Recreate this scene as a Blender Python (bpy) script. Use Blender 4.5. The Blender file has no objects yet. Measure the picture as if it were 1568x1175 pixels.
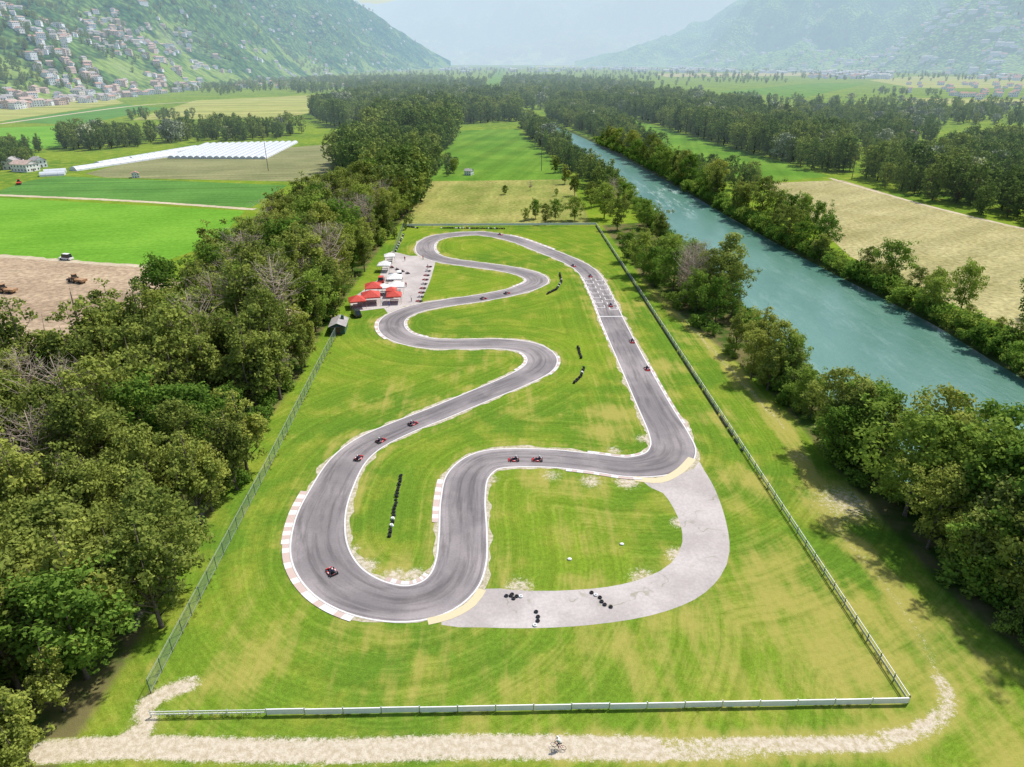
import bpy, math, random, bmesh
import numpy as np
from mathutils import Vector, Matrix, noise as mnoise
from mathutils.bvhtree import BVHTree
R = random.Random(11)
scene = bpy.context.scene
COL = scene.collection

# ------------------------------------------------------------------ image pixels -> metres on the ground, back-projected through the camera
CH = 65.0; PITCH = math.radians(25.43); FP = 1046.0
SP, CP = math.sin(PITCH), math.cos(PITCH)
def U(x, y, h=0.0):
    u = (x-784)/FP; v = (587.5-y)/FP
    t = (CH-h)/(SP-v*CP)
    return (u*t, t*(CP+v*SP))
def UL(pts, h=0.0): return [U(x, y, h) for x, y in pts]

# ------------------------------------------------------------------ materials
class M:
    def __init__(s, name):
        s.m = bpy.data.materials.new(name); s.m.use_nodes = True
        s.t = s.m.node_tree; s.t.nodes.clear()
        s.out = s.t.nodes.new('ShaderNodeOutputMaterial')
        s.tc = s.t.nodes.new('ShaderNodeTexCoord')
    def N(s, typ, **k):
        n = s.t.nodes.new(typ)
        for a, b in k.items(): setattr(n, a, b)
        return n
    def L(s, a, b): s.t.links.new(a, b)
    def S(s, sock, val):
        if isinstance(val, bpy.types.NodeSocket): s.L(val, sock)
        elif val is not None:
            if isinstance(val, (tuple, list)) and len(val) == 3 and sock.type == 'RGBA': val = tuple(val)+(1,)
            sock.default_value = val
    def mapv(s, vec=None, scale=(1,1,1), rot=(0,0,0)):
        n = s.N('ShaderNodeMapping'); s.S(n.inputs['Vector'], vec or s.tc.outputs['Object'])
        n.inputs['Scale'].default_value = scale; n.inputs['Rotation'].default_value = rot
        return n.outputs[0]
    def noise(s, scale, detail=4, rough=.55, vec=None, dist=0):
        n = s.N('ShaderNodeTexNoise'); s.S(n.inputs['Vector'], vec or s.tc.outputs['Object'])
        n.inputs['Scale'].default_value = scale; n.inputs['Detail'].default_value = detail
        n.inputs['Roughness'].default_value = rough; n.inputs['Distortion'].default_value = dist
        return n.outputs[0]
    def vor(s, scale, feat='F1', vec=None, out=0, rnd=1):
        n = s.N('ShaderNodeTexVoronoi', feature=feat); s.S(n.inputs['Vector'], vec or s.tc.outputs['Object'])
        n.inputs['Scale'].default_value = scale; n.inputs['Randomness'].default_value = rnd
        return n.outputs[out]
    def mt(s, op, a, b=0.0, c=None, clamp=False):
        n = s.N('ShaderNodeMath', operation=op); n.use_clamp = clamp
        s.S(n.inputs[0], a); s.S(n.inputs[1], b)
        if c is not None: s.S(n.inputs[2], c)
        return n.outputs[0]
    def sm(s, v, lo, hi, a=0.0, b=1.0):
        n = s.N('ShaderNodeMapRange', interpolation_type='SMOOTHSTEP')
        s.S(n.inputs[0], v); n.inputs[1].default_value = lo; n.inputs[2].default_value = hi
        n.inputs[3].default_value = a; n.inputs[4].default_value = b
        return n.outputs[0]
    def mix(s, f, a, b, mode='MIX'):
        n = s.N('ShaderNodeMix', data_type='RGBA', blend_type=mode)
        s.S(n.inputs[0], f); s.S(n.inputs[6], a); s.S(n.inputs[7], b)
        return n.outputs[2]
    def scl(s, col, f):
        n = s.N('ShaderNodeVectorMath', operation='SCALE'); s.S(n.inputs[0], col); s.S(n.inputs['Scale'], f)
        return n.outputs[0]
    def attr(s, name, out='Fac'):
        n = s.N('ShaderNodeAttribute'); n.attribute_name = name; return n.outputs[out]
    def bump(s, h, strength=.3, dist=.1):
        n = s.N('ShaderNodeBump'); n.inputs['Strength'].default_value = strength
        n.inputs['Distance'].default_value = dist; s.S(n.inputs['Height'], h); return n.outputs[0]
    def pbr(s, col, rough=.8, spec=.3, metal=0, normal=None):
        n = s.N('ShaderNodeBsdfPrincipled'); s.S(n.inputs['Base Color'], col); s.S(n.inputs['Roughness'], rough)
        n.inputs['Specular IOR Level'].default_value = spec; n.inputs['Metallic'].default_value = metal
        if normal is not None: s.L(normal, n.inputs['Normal'])
        return n.outputs[0]
    def dif(s, col, normal=None):
        n = s.N('ShaderNodeBsdfDiffuse'); s.S(n.inputs[0], col)
        if normal is not None: s.L(normal, n.inputs['Normal'])
        return n.outputs[0]
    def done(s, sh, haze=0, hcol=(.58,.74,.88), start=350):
        if haze:   # aerial haze painted into the material as emission: grows with distance from the circuit
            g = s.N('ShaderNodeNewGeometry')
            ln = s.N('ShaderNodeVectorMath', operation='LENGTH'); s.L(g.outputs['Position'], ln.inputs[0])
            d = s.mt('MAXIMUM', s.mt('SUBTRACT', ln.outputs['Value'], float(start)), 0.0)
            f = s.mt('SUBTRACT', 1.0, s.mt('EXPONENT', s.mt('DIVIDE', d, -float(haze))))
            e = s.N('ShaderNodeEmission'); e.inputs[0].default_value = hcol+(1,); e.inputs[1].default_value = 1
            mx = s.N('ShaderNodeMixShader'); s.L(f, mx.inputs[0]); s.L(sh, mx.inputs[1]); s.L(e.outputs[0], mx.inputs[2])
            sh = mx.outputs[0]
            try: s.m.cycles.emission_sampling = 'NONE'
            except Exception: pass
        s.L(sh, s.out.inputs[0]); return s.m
HZ = 5600
def simple(name, col, rough=.7, spec=.3, var=.15, scale=2., metal=0, haze=0):
    a = M(name); n = a.noise(scale, 3, .6)
    rgb = a.N('ShaderNodeRGB'); rgb.outputs[0].default_value = tuple(col)+(1,)
    c = a.scl(rgb.outputs[0], a.sm(n, .25, .75, 1-var, 1+var))
    return a.done(a.pbr(c, rough, spec, metal), haze)

# ------------------------------------------------------------------ mesh helpers
class MB:
    def __init__(s): s.v=[]; s.f=[]; s.m=[]
    def add(s, vs, fs, mi=0):
        o=len(s.v); s.v += [tuple(p) for p in vs]; s.f += [tuple(i+o for i in f) for f in fs]; s.m += [mi]*len(fs)
    def box(s, c, d, mi=0, rz=0, rx=0, top=(1,1), tops=(0,0)):
        vs=[]
        for z in (-.5,.5):
            k = top if z>0 else (1,1); sh = tops if z>0 else (0,0)
            for x,y in ((-.5,-.5),(.5,-.5),(.5,.5),(-.5,.5)):
                vs.append(Vector((x*d[0]*k[0]+sh[0], y*d[1]*k[1]+sh[1], z*d[2])))
        mt = Matrix.Translation(c) @ Matrix.Rotation(rz,4,'Z') @ Matrix.Rotation(rx,4,'X')
        s.add([mt@p for p in vs], [(3,2,1,0),(4,5,6,7),(0,1,5,4),(1,2,6,5),(2,3,7,6),(3,0,4,7)], mi)
    def tube(s, pts, rad, n=6, mi=0):
        pts=[Vector(p) for p in pts]
        if not isinstance(rad,(list,tuple)): rad=[rad]*len(pts)
        vs=[]; fs=[]
        for i,p in enumerate(pts):
            d=(pts[min(i+1,len(pts)-1)]-pts[max(i-1,0)])
            d = d.normalized() if d.length>1e-6 else Vector((0,0,1))
            a = d.cross(Vector((0,0,1)) if abs(d.z)<.9 else Vector((1,0,0))).normalized(); b=d.cross(a)
            for k in range(n):
                t=2*math.pi*k/n; vs.append(p+(a*math.cos(t)+b*math.sin(t))*rad[i])
        for i in range(len(pts)-1):
            for k in range(n):
                fs.append((i*n+k, i*n+(k+1)%n, (i+1)*n+(k+1)%n, (i+1)*n+k))
        fs.append(tuple(range(n))[::-1]); fs.append(tuple((len(pts)-1)*n+k for k in range(n)))
        s.add(vs,fs,mi)
    def ell(s, c, r, mi=0, nu=12, nv=8):
        vs=[]; fs=[]
        for j in range(nv+1):
            ph=math.pi*j/nv
            for i in range(nu):
                th=2*math.pi*i/nu
                vs.append(Vector((math.sin(ph)*math.cos(th)*r[0], math.sin(ph)*math.sin(th)*r[1], math.cos(ph)*r[2]))+Vector(c))
        for j in range(nv):
            for i in range(nu):
                fs.append((j*nu+i,(j+1)*nu+i,(j+1)*nu+(i+1)%nu,j*nu+(i+1)%nu))
        s.add(vs,fs,mi)
    def torus(s, c, Rm, r, mi=0, axis='Z', nu=14, nv=7):
        vs=[];fs=[]
        for i in range(nu):
            a=2*math.pi*i/nu
            for j in range(nv):
                b=2*math.pi*j/nv
                p=Vector(((Rm+r*math.cos(b))*math.cos(a),(Rm+r*math.cos(b))*math.sin(a),r*math.sin(b)))
                if axis=='X': p=Vector((p.z,p.x,p.y))
                if axis=='Y': p=Vector((p.x,p.z,p.y))
                vs.append(p+Vector(c))
        for i in range(nu):
            for j in range(nv):
                fs.append((i*nv+j,((i+1)%nu)*nv+j,((i+1)%nu)*nv+(j+1)%nv,i*nv+(j+1)%nv))
        s.add(vs,fs,mi)
    def mesh(s, name, mats, smooth=False):
        me=bpy.data.meshes.new(name); me.from_pydata(s.v,[],s.f)
        for m in mats: me.materials.append(m)
        me.polygons.foreach_set('material_index', s.m)
        if smooth: me.polygons.foreach_set('use_smooth',[True]*len(s.f))
        me.update(); return me
    def obj(s, name, mats, smooth=False, **k): return put(name, s.mesh(name, mats, smooth), **k)
def put(name, data, loc=(0,0,0), rz=0, scale=1, parent=None):
    o=bpy.data.objects.new(name, data); COL.objects.link(o); o.location=loc; o.rotation_euler=(0,0,rz)
    o.scale = scale if isinstance(scale,(tuple,list)) else (scale,)*3
    if parent: o.parent=parent
    return o
def npmesh(name, V, F, mats, smooth=False):
    me=bpy.data.meshes.new(name); n=len(F); k=F.shape[1]
    me.vertices.add(len(V)); me.vertices.foreach_set('co', V.astype(np.float32).ravel())
    me.loops.add(n*k); me.loops.foreach_set('vertex_index', F.astype(np.int32).ravel())
    me.polygons.add(n); me.polygons.foreach_set('loop_start', np.arange(0,n*k,k,dtype=np.int32))
    me.polygons.foreach_set('loop_total', np.full(n,k,dtype=np.int32))
    for m in mats: me.materials.append(m)
    if smooth: me.polygons.foreach_set('use_smooth', np.ones(n,dtype=bool))
    me.update(calc_edges=True); return me
def sheet(name, poly, z, mat):
    b=MB(); b.add([(x,y,z) for x,y in poly],[tuple(range(len(poly)))])
    me=b.mesh(name,[mat]); bm=bmesh.new(); bm.from_mesh(me); bmesh.ops.triangulate(bm, faces=bm.faces)
    for f in bm.faces:
        if f.normal.z<0: f.normal_flip()
    bm.to_mesh(me); bm.free(); return put(name, me)
def catmull(P, closed=False, step=1.0):
    P=[Vector(p) for p in P]; n=len(P); out=[]
    for i in (range(n) if closed else range(n-1)):
        if closed: a,b,c,d=P[(i-1)%n],P[i],P[(i+1)%n],P[(i+2)%n]
        else: a,b,c,d=P[max(i-1,0)],P[i],P[i+1],P[min(i+2,n-1)]
        k=max(2,int((c-b).length/step))
        for j in range(k):
            t=j/k
            out.append(.5*((2*b)+(c-a)*t+(2*a-5*b+4*c-d)*t*t+(3*b-a-3*c+d)*t**3))
    if not closed: out.append(P[-1])
    return out
def smoothpoly(pts,step=2.0): return [(p.x,p.y) for p in catmull([(*q,0) for q in pts],True,step)]
def dseg(pts, line, closed=False):
    d=np.full(len(pts),1e9); L=np.array([(p[0],p[1]) for p in line]); n=len(L)
    for i in range(n if closed else n-1):
        a=L[i]; b=L[(i+1)%n]; ab=b-a; q=max((ab**2).sum(),1e-9)
        t=np.clip(((pts-a)@ab)/q,0,1)
        dd=((pts-(a+t[:,None]*ab))**2).sum(1); d=np.minimum(d,dd)
    return np.sqrt(d)
def inside(pts, poly):
    x,y=pts[:,0],pts[:,1]; r=np.zeros(len(pts),bool); n=len(poly); j=n-1
    for i in range(n):
        xi,yi=poly[i][:2]; xj,yj=poly[j][:2]
        if yi!=yj:
            c=((yi>y)!=(yj>y)) & (x<(xj-xi)*(y-yi)/(yj-yi)+xi); r^=c
        j=i
    return r

# ------------------------------------------------------------------ plan of the circuit, traced in image pixels
TRK = [(700,359,7.2),(740,358,7.2),(785,366,7.2),(830,382,7.2),(878,402,7),(903,420,7),(921,452,6.8),(943,502,6.8),(972,562,7),(1000,618,7.4),
 (1024,664,8),(1030,690,8.6),(1012,708,8.2),(965,715,6.8),(905,708,6.4),(845,702,6.4),(788,701,6.6),(745,706,7.2),(717,728,7.6),(709,765,7.6),(709,815,7.6),(706,860,7.6),
 (692,893,7.6),(660,916,7.4),(612,924,7.0),(556,912,7.4),(512,884,8),(489,842,8.4),(491,792,8.0),(508,748,7.4),(532,707,7),(565,679,6.6),(615,655,6.2),(675,631,6.2),
 (735,606,6.4),(790,583,6.8),(824,564,7.4),(829,547,7.6),(810,533,7.4),(770,527,7),(715,527,7),(660,526,7),(618,517,7.2),(600,502,7.4),(606,486,7.2),(640,472,6.8),
 (690,463,6.6),(745,455,6.6),(795,444,7),(822,432,7.6),(812,421,7.6),(775,412,7),(725,405,7),(678,398,7),(654,388,7.4),(652,374,7.4),(668,364,7.4)]
cl3 = catmull([(*U(x,y),w) for x,y,w in TRK], True, .9)
C = np.array([(p.x,p.y) for p in cl3]); W = np.array([p.z for p in cl3])
T = np.roll(C,-1,0)-np.roll(C,1,0); T/= np.linalg.norm(T,axis=1)[:,None]
NL = np.stack([-T[:,1],T[:,0]],1)
NC=len(C)
def near_i(p): return int(((C-np.array(p))**2).sum(1).argmin())

RIV_L=[(792,172),(800,180),(860,215),(915,250),(970,300),(1008,345),(1062,405),(1130,470),(1200,550),(1320,660),(1440,780),(1568,900),(1850,1150)]
RIV_R=[(806,172),(824,181),(888,208),(960,243),(1040,286),(1120,332),(1200,376),(1300,428),(1420,488),(1568,576),(2000,800)]
rl=[(p[0],p[1]) for p in catmull([(*U(*p),0) for p in RIV_L],step=8)]; rr=[(p[0],p[1]) for p in catmull([(*U(*p),0) for p in RIV_R],step=8)]
RIV = rl+rr[::-1]

# ------------------------------------------------------------------ GROUND
def grow(a, stop, s, g, sgn=1):
    out=[]; x=a
    while (x-stop)*sgn<0: s*=g; x+=s*sgn; out.append(x)
    return out
xs=np.array(grow(-140,-15000,1.0,1.06,-1)[::-1]+list(np.arange(-140,200.1,1.0))+grow(200,15000,1.0,1.06))
y1=grow(330,1150,1.0,1.012); 
ys=np.array(grow(35,-400,1.0,1.15,-1)[::-1]+list(np.arange(35,330.1,1.0))+y1+grow(y1[-1],15000,y1[-1]-y1[-2],1.07))
X,Y=np.meshgrid(xs,ys); P=np.stack([X.ravel(),Y.ravel()],1); NV=len(P)
Z=np.zeros(NV)
sel=np.where((P[:,0]>-30)&(P[:,0]<420)&(P[:,1]<1150))[0]
dr=dseg(P[sel],RIV,True); ins=inside(P[sel],RIV)
Z[sel]=np.where(ins,-1.2-np.minimum(dr,6)*.3,-1.2*np.clip(1-dr/4,0,1))
bank=np.zeros(NV); bank[sel]=np.where(ins,1,np.clip(1-dr/9,0,1))
dry=np.zeros(NV); dirt=np.zeros(NV); wood=np.zeros(NV); mow=np.zeros(NV)
near=np.where((np.abs(P[:,0])<220)&(P[:,1]<420)&(P[:,1]>0))[0]; PN=P[near]
dtrk=dseg(PN,[tuple(c) for c in C[::3]],True)
mow[near]=dtrk
def blob(arr,x,y,r,w,rx=1.0):
    c=np.array(U(x,y)); d=(PN-c); d[:,0]/=rx; d=np.sqrt((d**2).sum(1))
    arr[near]=np.maximum(arr[near], w*np.clip(1.25-d/r,0,1))
def line(arr,pts,w,wt,pl=None):
    d=dseg(PN, pl or [(p[0],p[1]) for p in catmull([(*U(*p),0) for p in pts],step=4)])
    arr[near]=np.maximum(arr[near], wt*np.clip(1.5-d/(w*.5),0,1))
ROAD=[(60,1152),(200,1144),(300,1147),(500,1150),(700,1144),(855,1144),(1000,1147),(1150,1144),(1300,1138),(1385,1128),(1435,1104),(1453,1072),(1440,1042)]
line(dirt,ROAD[:7],2.9,.92); line(dirt,[(x,y-7) for x,y in ROAD[5:11]],1.1,.75); line(dirt,[(x,y+9) for x,y in ROAD[5:10]],1.1,.75); line(dirt,ROAD[5:],2.2,.56); line(dry,ROAD[5:],4.5,1.0)
line(dirt,[(1440,1042),(1415,985),(1375,920),(1330,865),(1275,800)],1.6,.36)
line(dry,[(1450,1050),(1410,960),(1345,880),(1280,800),(1235,720),(1200,660),(1150,600),(1090,535),(1030,475),(985,420)],4.5,.85)
line(dirt,[(1200,655),(1150,600),(1090,535),(1040,480)],1.6,.42)
line(dirt,[(352,690),(325,740),(290,800),(262,850)],3.4,.75); line(dirt,[(262,850),(230,905),(205,960)],2.4,.5); line(dirt,[(205,1125),(225,1110),(222,1080),(250,1062),(290,1048)],2.6,.72)
for a in [(1295,770,8,.8),(1255,655,4,.7),(1225,700,4,.6),(1330,760,5,.5),(1285,790,6,.45)]: blob(dirt,*a[:3],a[3]*.62); blob(dry,*a)
for a in [(935,635,6,1),(930,660,7,.8),(1220,930,14,.8),(1290,1010,12,.85),(1180,860,10,.6),(1100,960,16,.65),(1000,1000,14,.55),(330,1050,10,.6),(430,960,12,.5),
          (560,860,4,.7),(600,880,5,.8),(890,740,7,.7),(820,735,6,.6),(900,800,12,.45),(1230,650,6,.7),(1060,520,8,.55),(1100,640,8,.6),(740,850,6,.3),(1420,1000,14,.7),
          (1500,1100,14,.6),(700,1020,20,.4),(1080,760,8,.6),(770,895,4,.6),(900,900,5,.6),(1020,870,5,.6),(620,870,4,.8),(1010,560,9,.65),(960,470,12,.5),(1130,740,8,.6),(700,330,30,.7),(820,320,25,.6),(800,620,12,.4),(720,560,9,.35),(600,610,10,.4)]: blob(dry,*a)
for a in [(560,868,2.4,.7),(604,884,2.6,.7),(635,880,2,.7),(845,728,3,.5),(905,737,3,.6),(960,738,3,.7),(795,900,3,.6),(985,885,3,.6),(1038,850,2.5,.7),(540,840,1.6,.6),(985,672,2.4,.6),(940,690,2.2,.6),(752,735,2,.6),(1040,800,2,.7)]: blob(dirt,*a)
ring=np.exp(-((dtrk-5.0)/1.3)**2); dry[near]=np.maximum(dry[near],ring*.5)
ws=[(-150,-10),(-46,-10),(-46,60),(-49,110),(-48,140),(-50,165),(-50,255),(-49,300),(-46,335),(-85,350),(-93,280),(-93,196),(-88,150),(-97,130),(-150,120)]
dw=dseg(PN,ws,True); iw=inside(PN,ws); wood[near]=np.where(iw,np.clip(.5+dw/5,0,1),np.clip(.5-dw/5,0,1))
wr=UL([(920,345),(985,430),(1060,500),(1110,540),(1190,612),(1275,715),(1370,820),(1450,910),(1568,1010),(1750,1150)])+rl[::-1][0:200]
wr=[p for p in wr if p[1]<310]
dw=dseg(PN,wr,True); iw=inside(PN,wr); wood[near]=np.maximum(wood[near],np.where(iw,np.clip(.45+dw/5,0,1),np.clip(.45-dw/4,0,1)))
nx,ny=len(xs),len(ys)
idx=np.arange(nx*ny).reshape(ny,nx)
F=np.stack([idx[:-1,:-1],idx[:-1,1:],idx[1:,1:],idx[1:,:-1]],-1).reshape(-1,4)

g=M('ground_grass')
nb=g.noise(.018,3); nm=g.noise(.14,4,.6); nf=g.noise(1.6,5,.7); nv=g.noise(7,2,.7)
col=g.mix(g.sm(nb,.35,.65),(.105,.200,.022),(.175,.265,.024))
col=g.mix(g.sm(nm,.42,.68,0,.7),col,(.250,.290,.038))
mw=g.N('ShaderNodeCombineXYZ'); g.S(mw.inputs[0],g.mt('ADD',g.attr('mow'),g.mt('MULTIPLY',nm,1.6)))
mn=g.noise(.75,3,.75,mw.outputs[0])
col=g.scl(col,g.mt('MULTIPLY',g.sm(mn,.32,.68,.84,1.14),g.mt('MULTIPLY',g.sm(nf,.25,.75,.78,1.18),g.sm(nv,.3,.7,.84,1.15))))
st=g.noise(.5,3,.6,g.mapv(scale=(1,.10,1),rot=(0,0,.35)))
dr_=g.mt('ADD',g.attr('dry'),g.mt('MULTIPLY',g.mt('SUBTRACT',g.mt('ADD',g.mt('ADD',nm,st),g.mt('MULTIPLY',mn,.6)),1.3),1.6))
col=g.mix(g.sm(dr_,.15,1.0,0,.9),col,g.mix(nf,(.27,.26,.05),(.42,.37,.11)))
dt=g.mt('ADD',g.attr('dirt'),g.mt('MULTIPLY',g.mt('SUBTRACT',g.mt('ADD',nf,nv),1.0),.9))
col=g.mix(g.sm(dt,.34,.66),col,g.mix(g.sm(nf,.35,.65),(.44,.37,.26),(.60,.53,.42)))
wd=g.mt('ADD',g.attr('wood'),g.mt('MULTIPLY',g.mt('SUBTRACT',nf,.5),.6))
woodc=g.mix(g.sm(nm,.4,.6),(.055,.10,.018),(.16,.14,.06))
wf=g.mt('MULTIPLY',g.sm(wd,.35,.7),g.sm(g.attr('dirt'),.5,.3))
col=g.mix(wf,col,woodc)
col=g.mix(g.sm(g.attr('bank'),.3,.8),col,(.08,.11,.035))
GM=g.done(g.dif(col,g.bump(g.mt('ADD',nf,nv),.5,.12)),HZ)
gme=npmesh('ground',np.column_stack([P,Z]),F,[GM],True)
for nme,arr in (('dry',dry),('dirt',dirt),('wood',wood),('mow',mow),('bank',bank)):
    a=gme.attributes.new(nme,'FLOAT','POINT'); a.data.foreach_set('value',arr.astype(np.float32))
put('ground',gme)

# ------------------------------------------------------------------ river
w=M('river_water')
wn=w.noise(.45,5,.65,w.mapv(scale=(1,.45,1),rot=(0,0,.5))); wn2=w.noise(.03,4,.6,w.mapv(scale=(1,.3,1),rot=(0,0,.4)))
wc=w.mix(w.sm(wn2,.3,.7),(.050,.160,.115),(.100,.230,.175))
sp=w.N('ShaderNodeSeparateXYZ'); w.L(w.tc.outputs['Object'],sp.inputs[0])
riff=w.mt('MULTIPLY',w.sm(sp.outputs[1],310,340),w.sm(sp.outputs[1],430,380))
fo_=w.noise(.22,6,.8,w.mapv(scale=(1,.22,1),rot=(0,0,.22)))
wc=w.mix(w.mt('MULTIPLY',w.sm(fo_,.50,.66),w.mt('ADD',w.mt('MULTIPLY',riff,.55),.10)),wc,(.55,.66,.62))
WM=w.done(w.pbr(wc,.30,.5,normal=w.bump(wn,.6,.4)),HZ)
def offset(line,d):
    A=np.array(line); t=np.gradient(A,axis=0); t/=np.linalg.norm(t,axis=1)[:,None]+1e-9
    return A+np.stack([-t[:,1],t[:,0]],1)*d
def resamp(L,n):
    A=np.array(L); s=np.r_[0,np.cumsum(np.linalg.norm(np.diff(A,axis=0),axis=1))]; q=np.linspace(0,s[-1],n)
    return np.column_stack([np.interp(q,s,A[:,0]),np.interp(q,s,A[:,1])])
n=120; b=MB()
A=resamp(offset(rl,-1.5),n); B=resamp(offset(rr,1.5),n)
if np.linalg.norm(A[40]-B[40])<np.linalg.norm(resamp(rl,n)[40]-resamp(rr,n)[40]): A=resamp(offset(rl,1.5),n); B=resamp(offset(rr,-1.5),n)
b.add([(x,y,-1.0) for x,y in A]+[(x,y,-1.0) for x,y in B],[(i,n+i,n+i+1,i+1) for i in range(n-1)])
put('river',b.mesh('river',[WM]))
# ------------------------------------------------------------------ fields
def fieldmat(name,c1,c2,rot=0,rows=.25,rs=.25,var=.5):
    a=M(name); v=a.mapv(rot=(0,0,rot)); sep=a.N('ShaderNodeSeparateXYZ'); a.L(v,sep.inputs[0])
    cb=a.N('ShaderNodeCombineXYZ'); a.L(sep.outputs[0],cb.inputs[0])
    row=a.noise(rows,2,.5,cb.outputs[0]); n1=a.noise(.03,4,.6); n2=a.noise(.6,4,.7)
    c=a.mix(a.sm(n1,.3,.7),c1,c2); c=a.scl(c,a.mt('MULTIPLY',a.sm(row,.35,.65,1-rs,1+rs),a.sm(n2,.3,.7,1-var*.3,1+var*.3)))
    return a.done(a.dif(c),HZ)
fg=fieldmat('crop_bright',(.12,.28,.03),(.165,.34,.04),1.35,.5,.07,.5)
fm=fieldmat('crop_green',(.08,.19,.04),(.11,.24,.05),1.45,.2,.2)
fo=fieldmat('crop_olive',(.18,.19,.085),(.25,.25,.12),1.4,.15,.15)
fy=fieldmat('crop_yellow',(.27,.30,.08),(.36,.35,.12),1.4,.03,.2)
ft=fieldmat('stubble_tan',(.30,.27,.12),(.40,.36,.18),.9,.12,.08,1.)
fd=fieldmat('bare_soil',(.30,.22,.15),(.44,.34,.23),1.2,.3,.1,1.)
fmd=fieldmat('meadow',(.085,.19,.022),(.14,.25,.032),.2,.1,.12)
fr=fieldmat('rough_pasture',(.18,.22,.05),(.33,.31,.10),.1,.1,.1,1.)
fp=fieldmat('pale_track',(.45,.38,.27),(.55,.47,.34),0,.5,.05)
sheet('crop_field',UL([(-300,296),(0,303),(375,323),(330,372),(230,409),(0,390),(-300,378)]),.02,fg)
sheet('crop_field',UL([(-300,285),(0,292),(40,278),(90,270),(440,284),(385,318)]),.02,fm)
sheet('crop_field',UL([(130,266),(220,243),(520,220),(548,232),(480,279),(160,272)]),.024,fo)
sheet('bare_yard',UL([(-300,383),(0,393),(228,410),(300,440),(250,520),(-300,560)]),.02,fd)
sheet('crop_field',UL([(-60,200),(0,196),(110,192),(95,226),(-60,236)]),.02,fg)
sheet('crop_field',UL([(-200,160),(0,156),(160,146),(190,158),(0,186),(-200,196)]),.03,fy)
sheet('crop_field',UL([(0,186),(190,160),(250,166),(120,192)]),.035,fm)
sheet('crop_field',UL([(200,184),(300,154),(545,143),(545,156),(440,181)]),.03,fy)
sheet('meadow',UL([(690,200),(792,198),(868,262),(872,275),(655,278),(680,235)]),.016,fmd)
sheet('rough_pasture',UL([(655,278),(872,275),(905,343),(618,345)]),.012,fr)
sheet('meadow',UL([(925,176),(1000,192),(1272,270),(1165,281),(1060,254),(1000,232)]),.02,fmd)
sheet('stubble_field',UL([(1165,281),(1290,276),(1430,318),(1568,352),(1850,420),(1850,640),(1568,508),(1400,444),(1300,392),(1240,335)]),.02,ft)
sheet('stubble_field',UL([(1330,123),(1400,117),(1700,120),(1700,136),(1400,135)]),.08,fy)
sheet('stubble_field',UL([(1000,113),(1290,111),(1290,116),(1020,118)]),.08,ft)
sheet('meadow',UL([(1100,141),(1250,127),(1330,128),(1230,150)]),.08,fmd)
sheet('meadow',UL([(1380,150),(1700,154),(1700,162),(1400,160)]),.06,fy)
sheet('meadow',UL([(742,136),(757,104),(774,104),(764,137)]),.09,fmd)
sheet('stubble_field',UL([(820,101),(1100,99),(1100,102),(820,104)]),.12,fy)
def strip(name,pts,width,z,mat,world=False,step=3,jit=0):
    L=catmull([(*(p if world else U(*p)),0) for p in pts],step=step); A=np.array([(p.x,p.y) for p in L])
    t=np.gradient(A,axis=0); t/=np.linalg.norm(t,axis=1)[:,None]+1e-9; nn=np.stack([-t[:,1],t[:,0]],1)
    b=MB(); k=len(A); vs=[]
    for s in (.5,-.5):
        for i in range(k):
            o=s*width+(R.uniform(-jit,jit)); vs.append((A[i,0]+nn[i,0]*o,A[i,1]+nn[i,1]*o,z))
    b.add(vs,[(k+i,k+i+1,i+1,i) for i in range(k-1)]); return b.obj(name,[mat])
strip('farm_road',[(-300,286),(0,299),(200,308),(390,321)],4,.03,fp,jit=.4)
strip('farm_road',[(0,190),(200,163),(300,156)],7,.05,fp)
strip('farm_road',[(228,408),(100,400),(0,392),(-200,384)],3,.03,fp,jit=.8)
strip('farm_road',[(1270,273),(1430,318),(1600,358)],2.6,.03,fp,jit=.4)

# ------------------------------------------------------------------ track surfaces
a=M('asphalt'); uv=a.N('ShaderNodeUVMap').outputs[0]; sep=a.N('ShaderNodeSeparateXYZ'); a.L(uv,sep.inputs[0])
cmb=a.N('ShaderNodeCombineXYZ'); a.S(cmb.inputs[0],a.mt('MULTIPLY',sep.outputs[0],2.2)); a.S(cmb.inputs[1],a.mt('MULTIPLY',sep.outputs[1],.045))
stk=a.noise(1.6,5,.65,cmb.outputs[0],.4)
base=a.mix(a.sm(a.noise(.06,4,.65),.38,.62),(.205,.186,.188),(.300,.268,.264))
base=a.scl(base,a.mt('MULTIPLY',a.sm(stk,.32,.58,.64,1.06),a.sm(a.noise(3,5,.8),.3,.7,.88,1.08)))
ce=a.mt('ABSOLUTE',sep.outputs[0]); base=a.scl(base,a.sm(ce,.25,.95,.92,1.15))
pv=a.vor(.07); base=a.scl(base,a.sm(pv,.15,.17,.93,1.0))
AM=a.done(a.pbr(base,.85,.25,normal=a.bump(a.noise(6,3),.15,.03)))
a=M('old_concrete'); base=a.mix(a.sm(a.noise(.12,5,.6),.35,.65),(.40,.36,.34),(.51,.465,.44))
wv=a.N('ShaderNodeVectorMath',operation='ADD'); nz=a.N('ShaderNodeTexNoise'); nz.inputs['Scale'].default_value=.35; a.L(a.tc.outputs['Object'],nz.inputs['Vector'])
a.L(a.tc.outputs['Object'],wv.inputs[0]); sc=a.scl(nz.outputs['Color'],5.0); a.L(sc,wv.inputs[1])
cr=a.vor(.085,'DISTANCE_TO_EDGE',wv.outputs[0])
base=a.scl(base,a.sm(a.noise(2,5,.75),.3,.7,.88,1.08)); base=a.mix(a.mt('MULTIPLY',a.sm(cr,.004,.014,.5,0),a.sm(a.noise(.25,2),.45,.62)),base,(.20,.20,.10))
CM=a.done(a.pbr(base,.9,.2))
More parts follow.
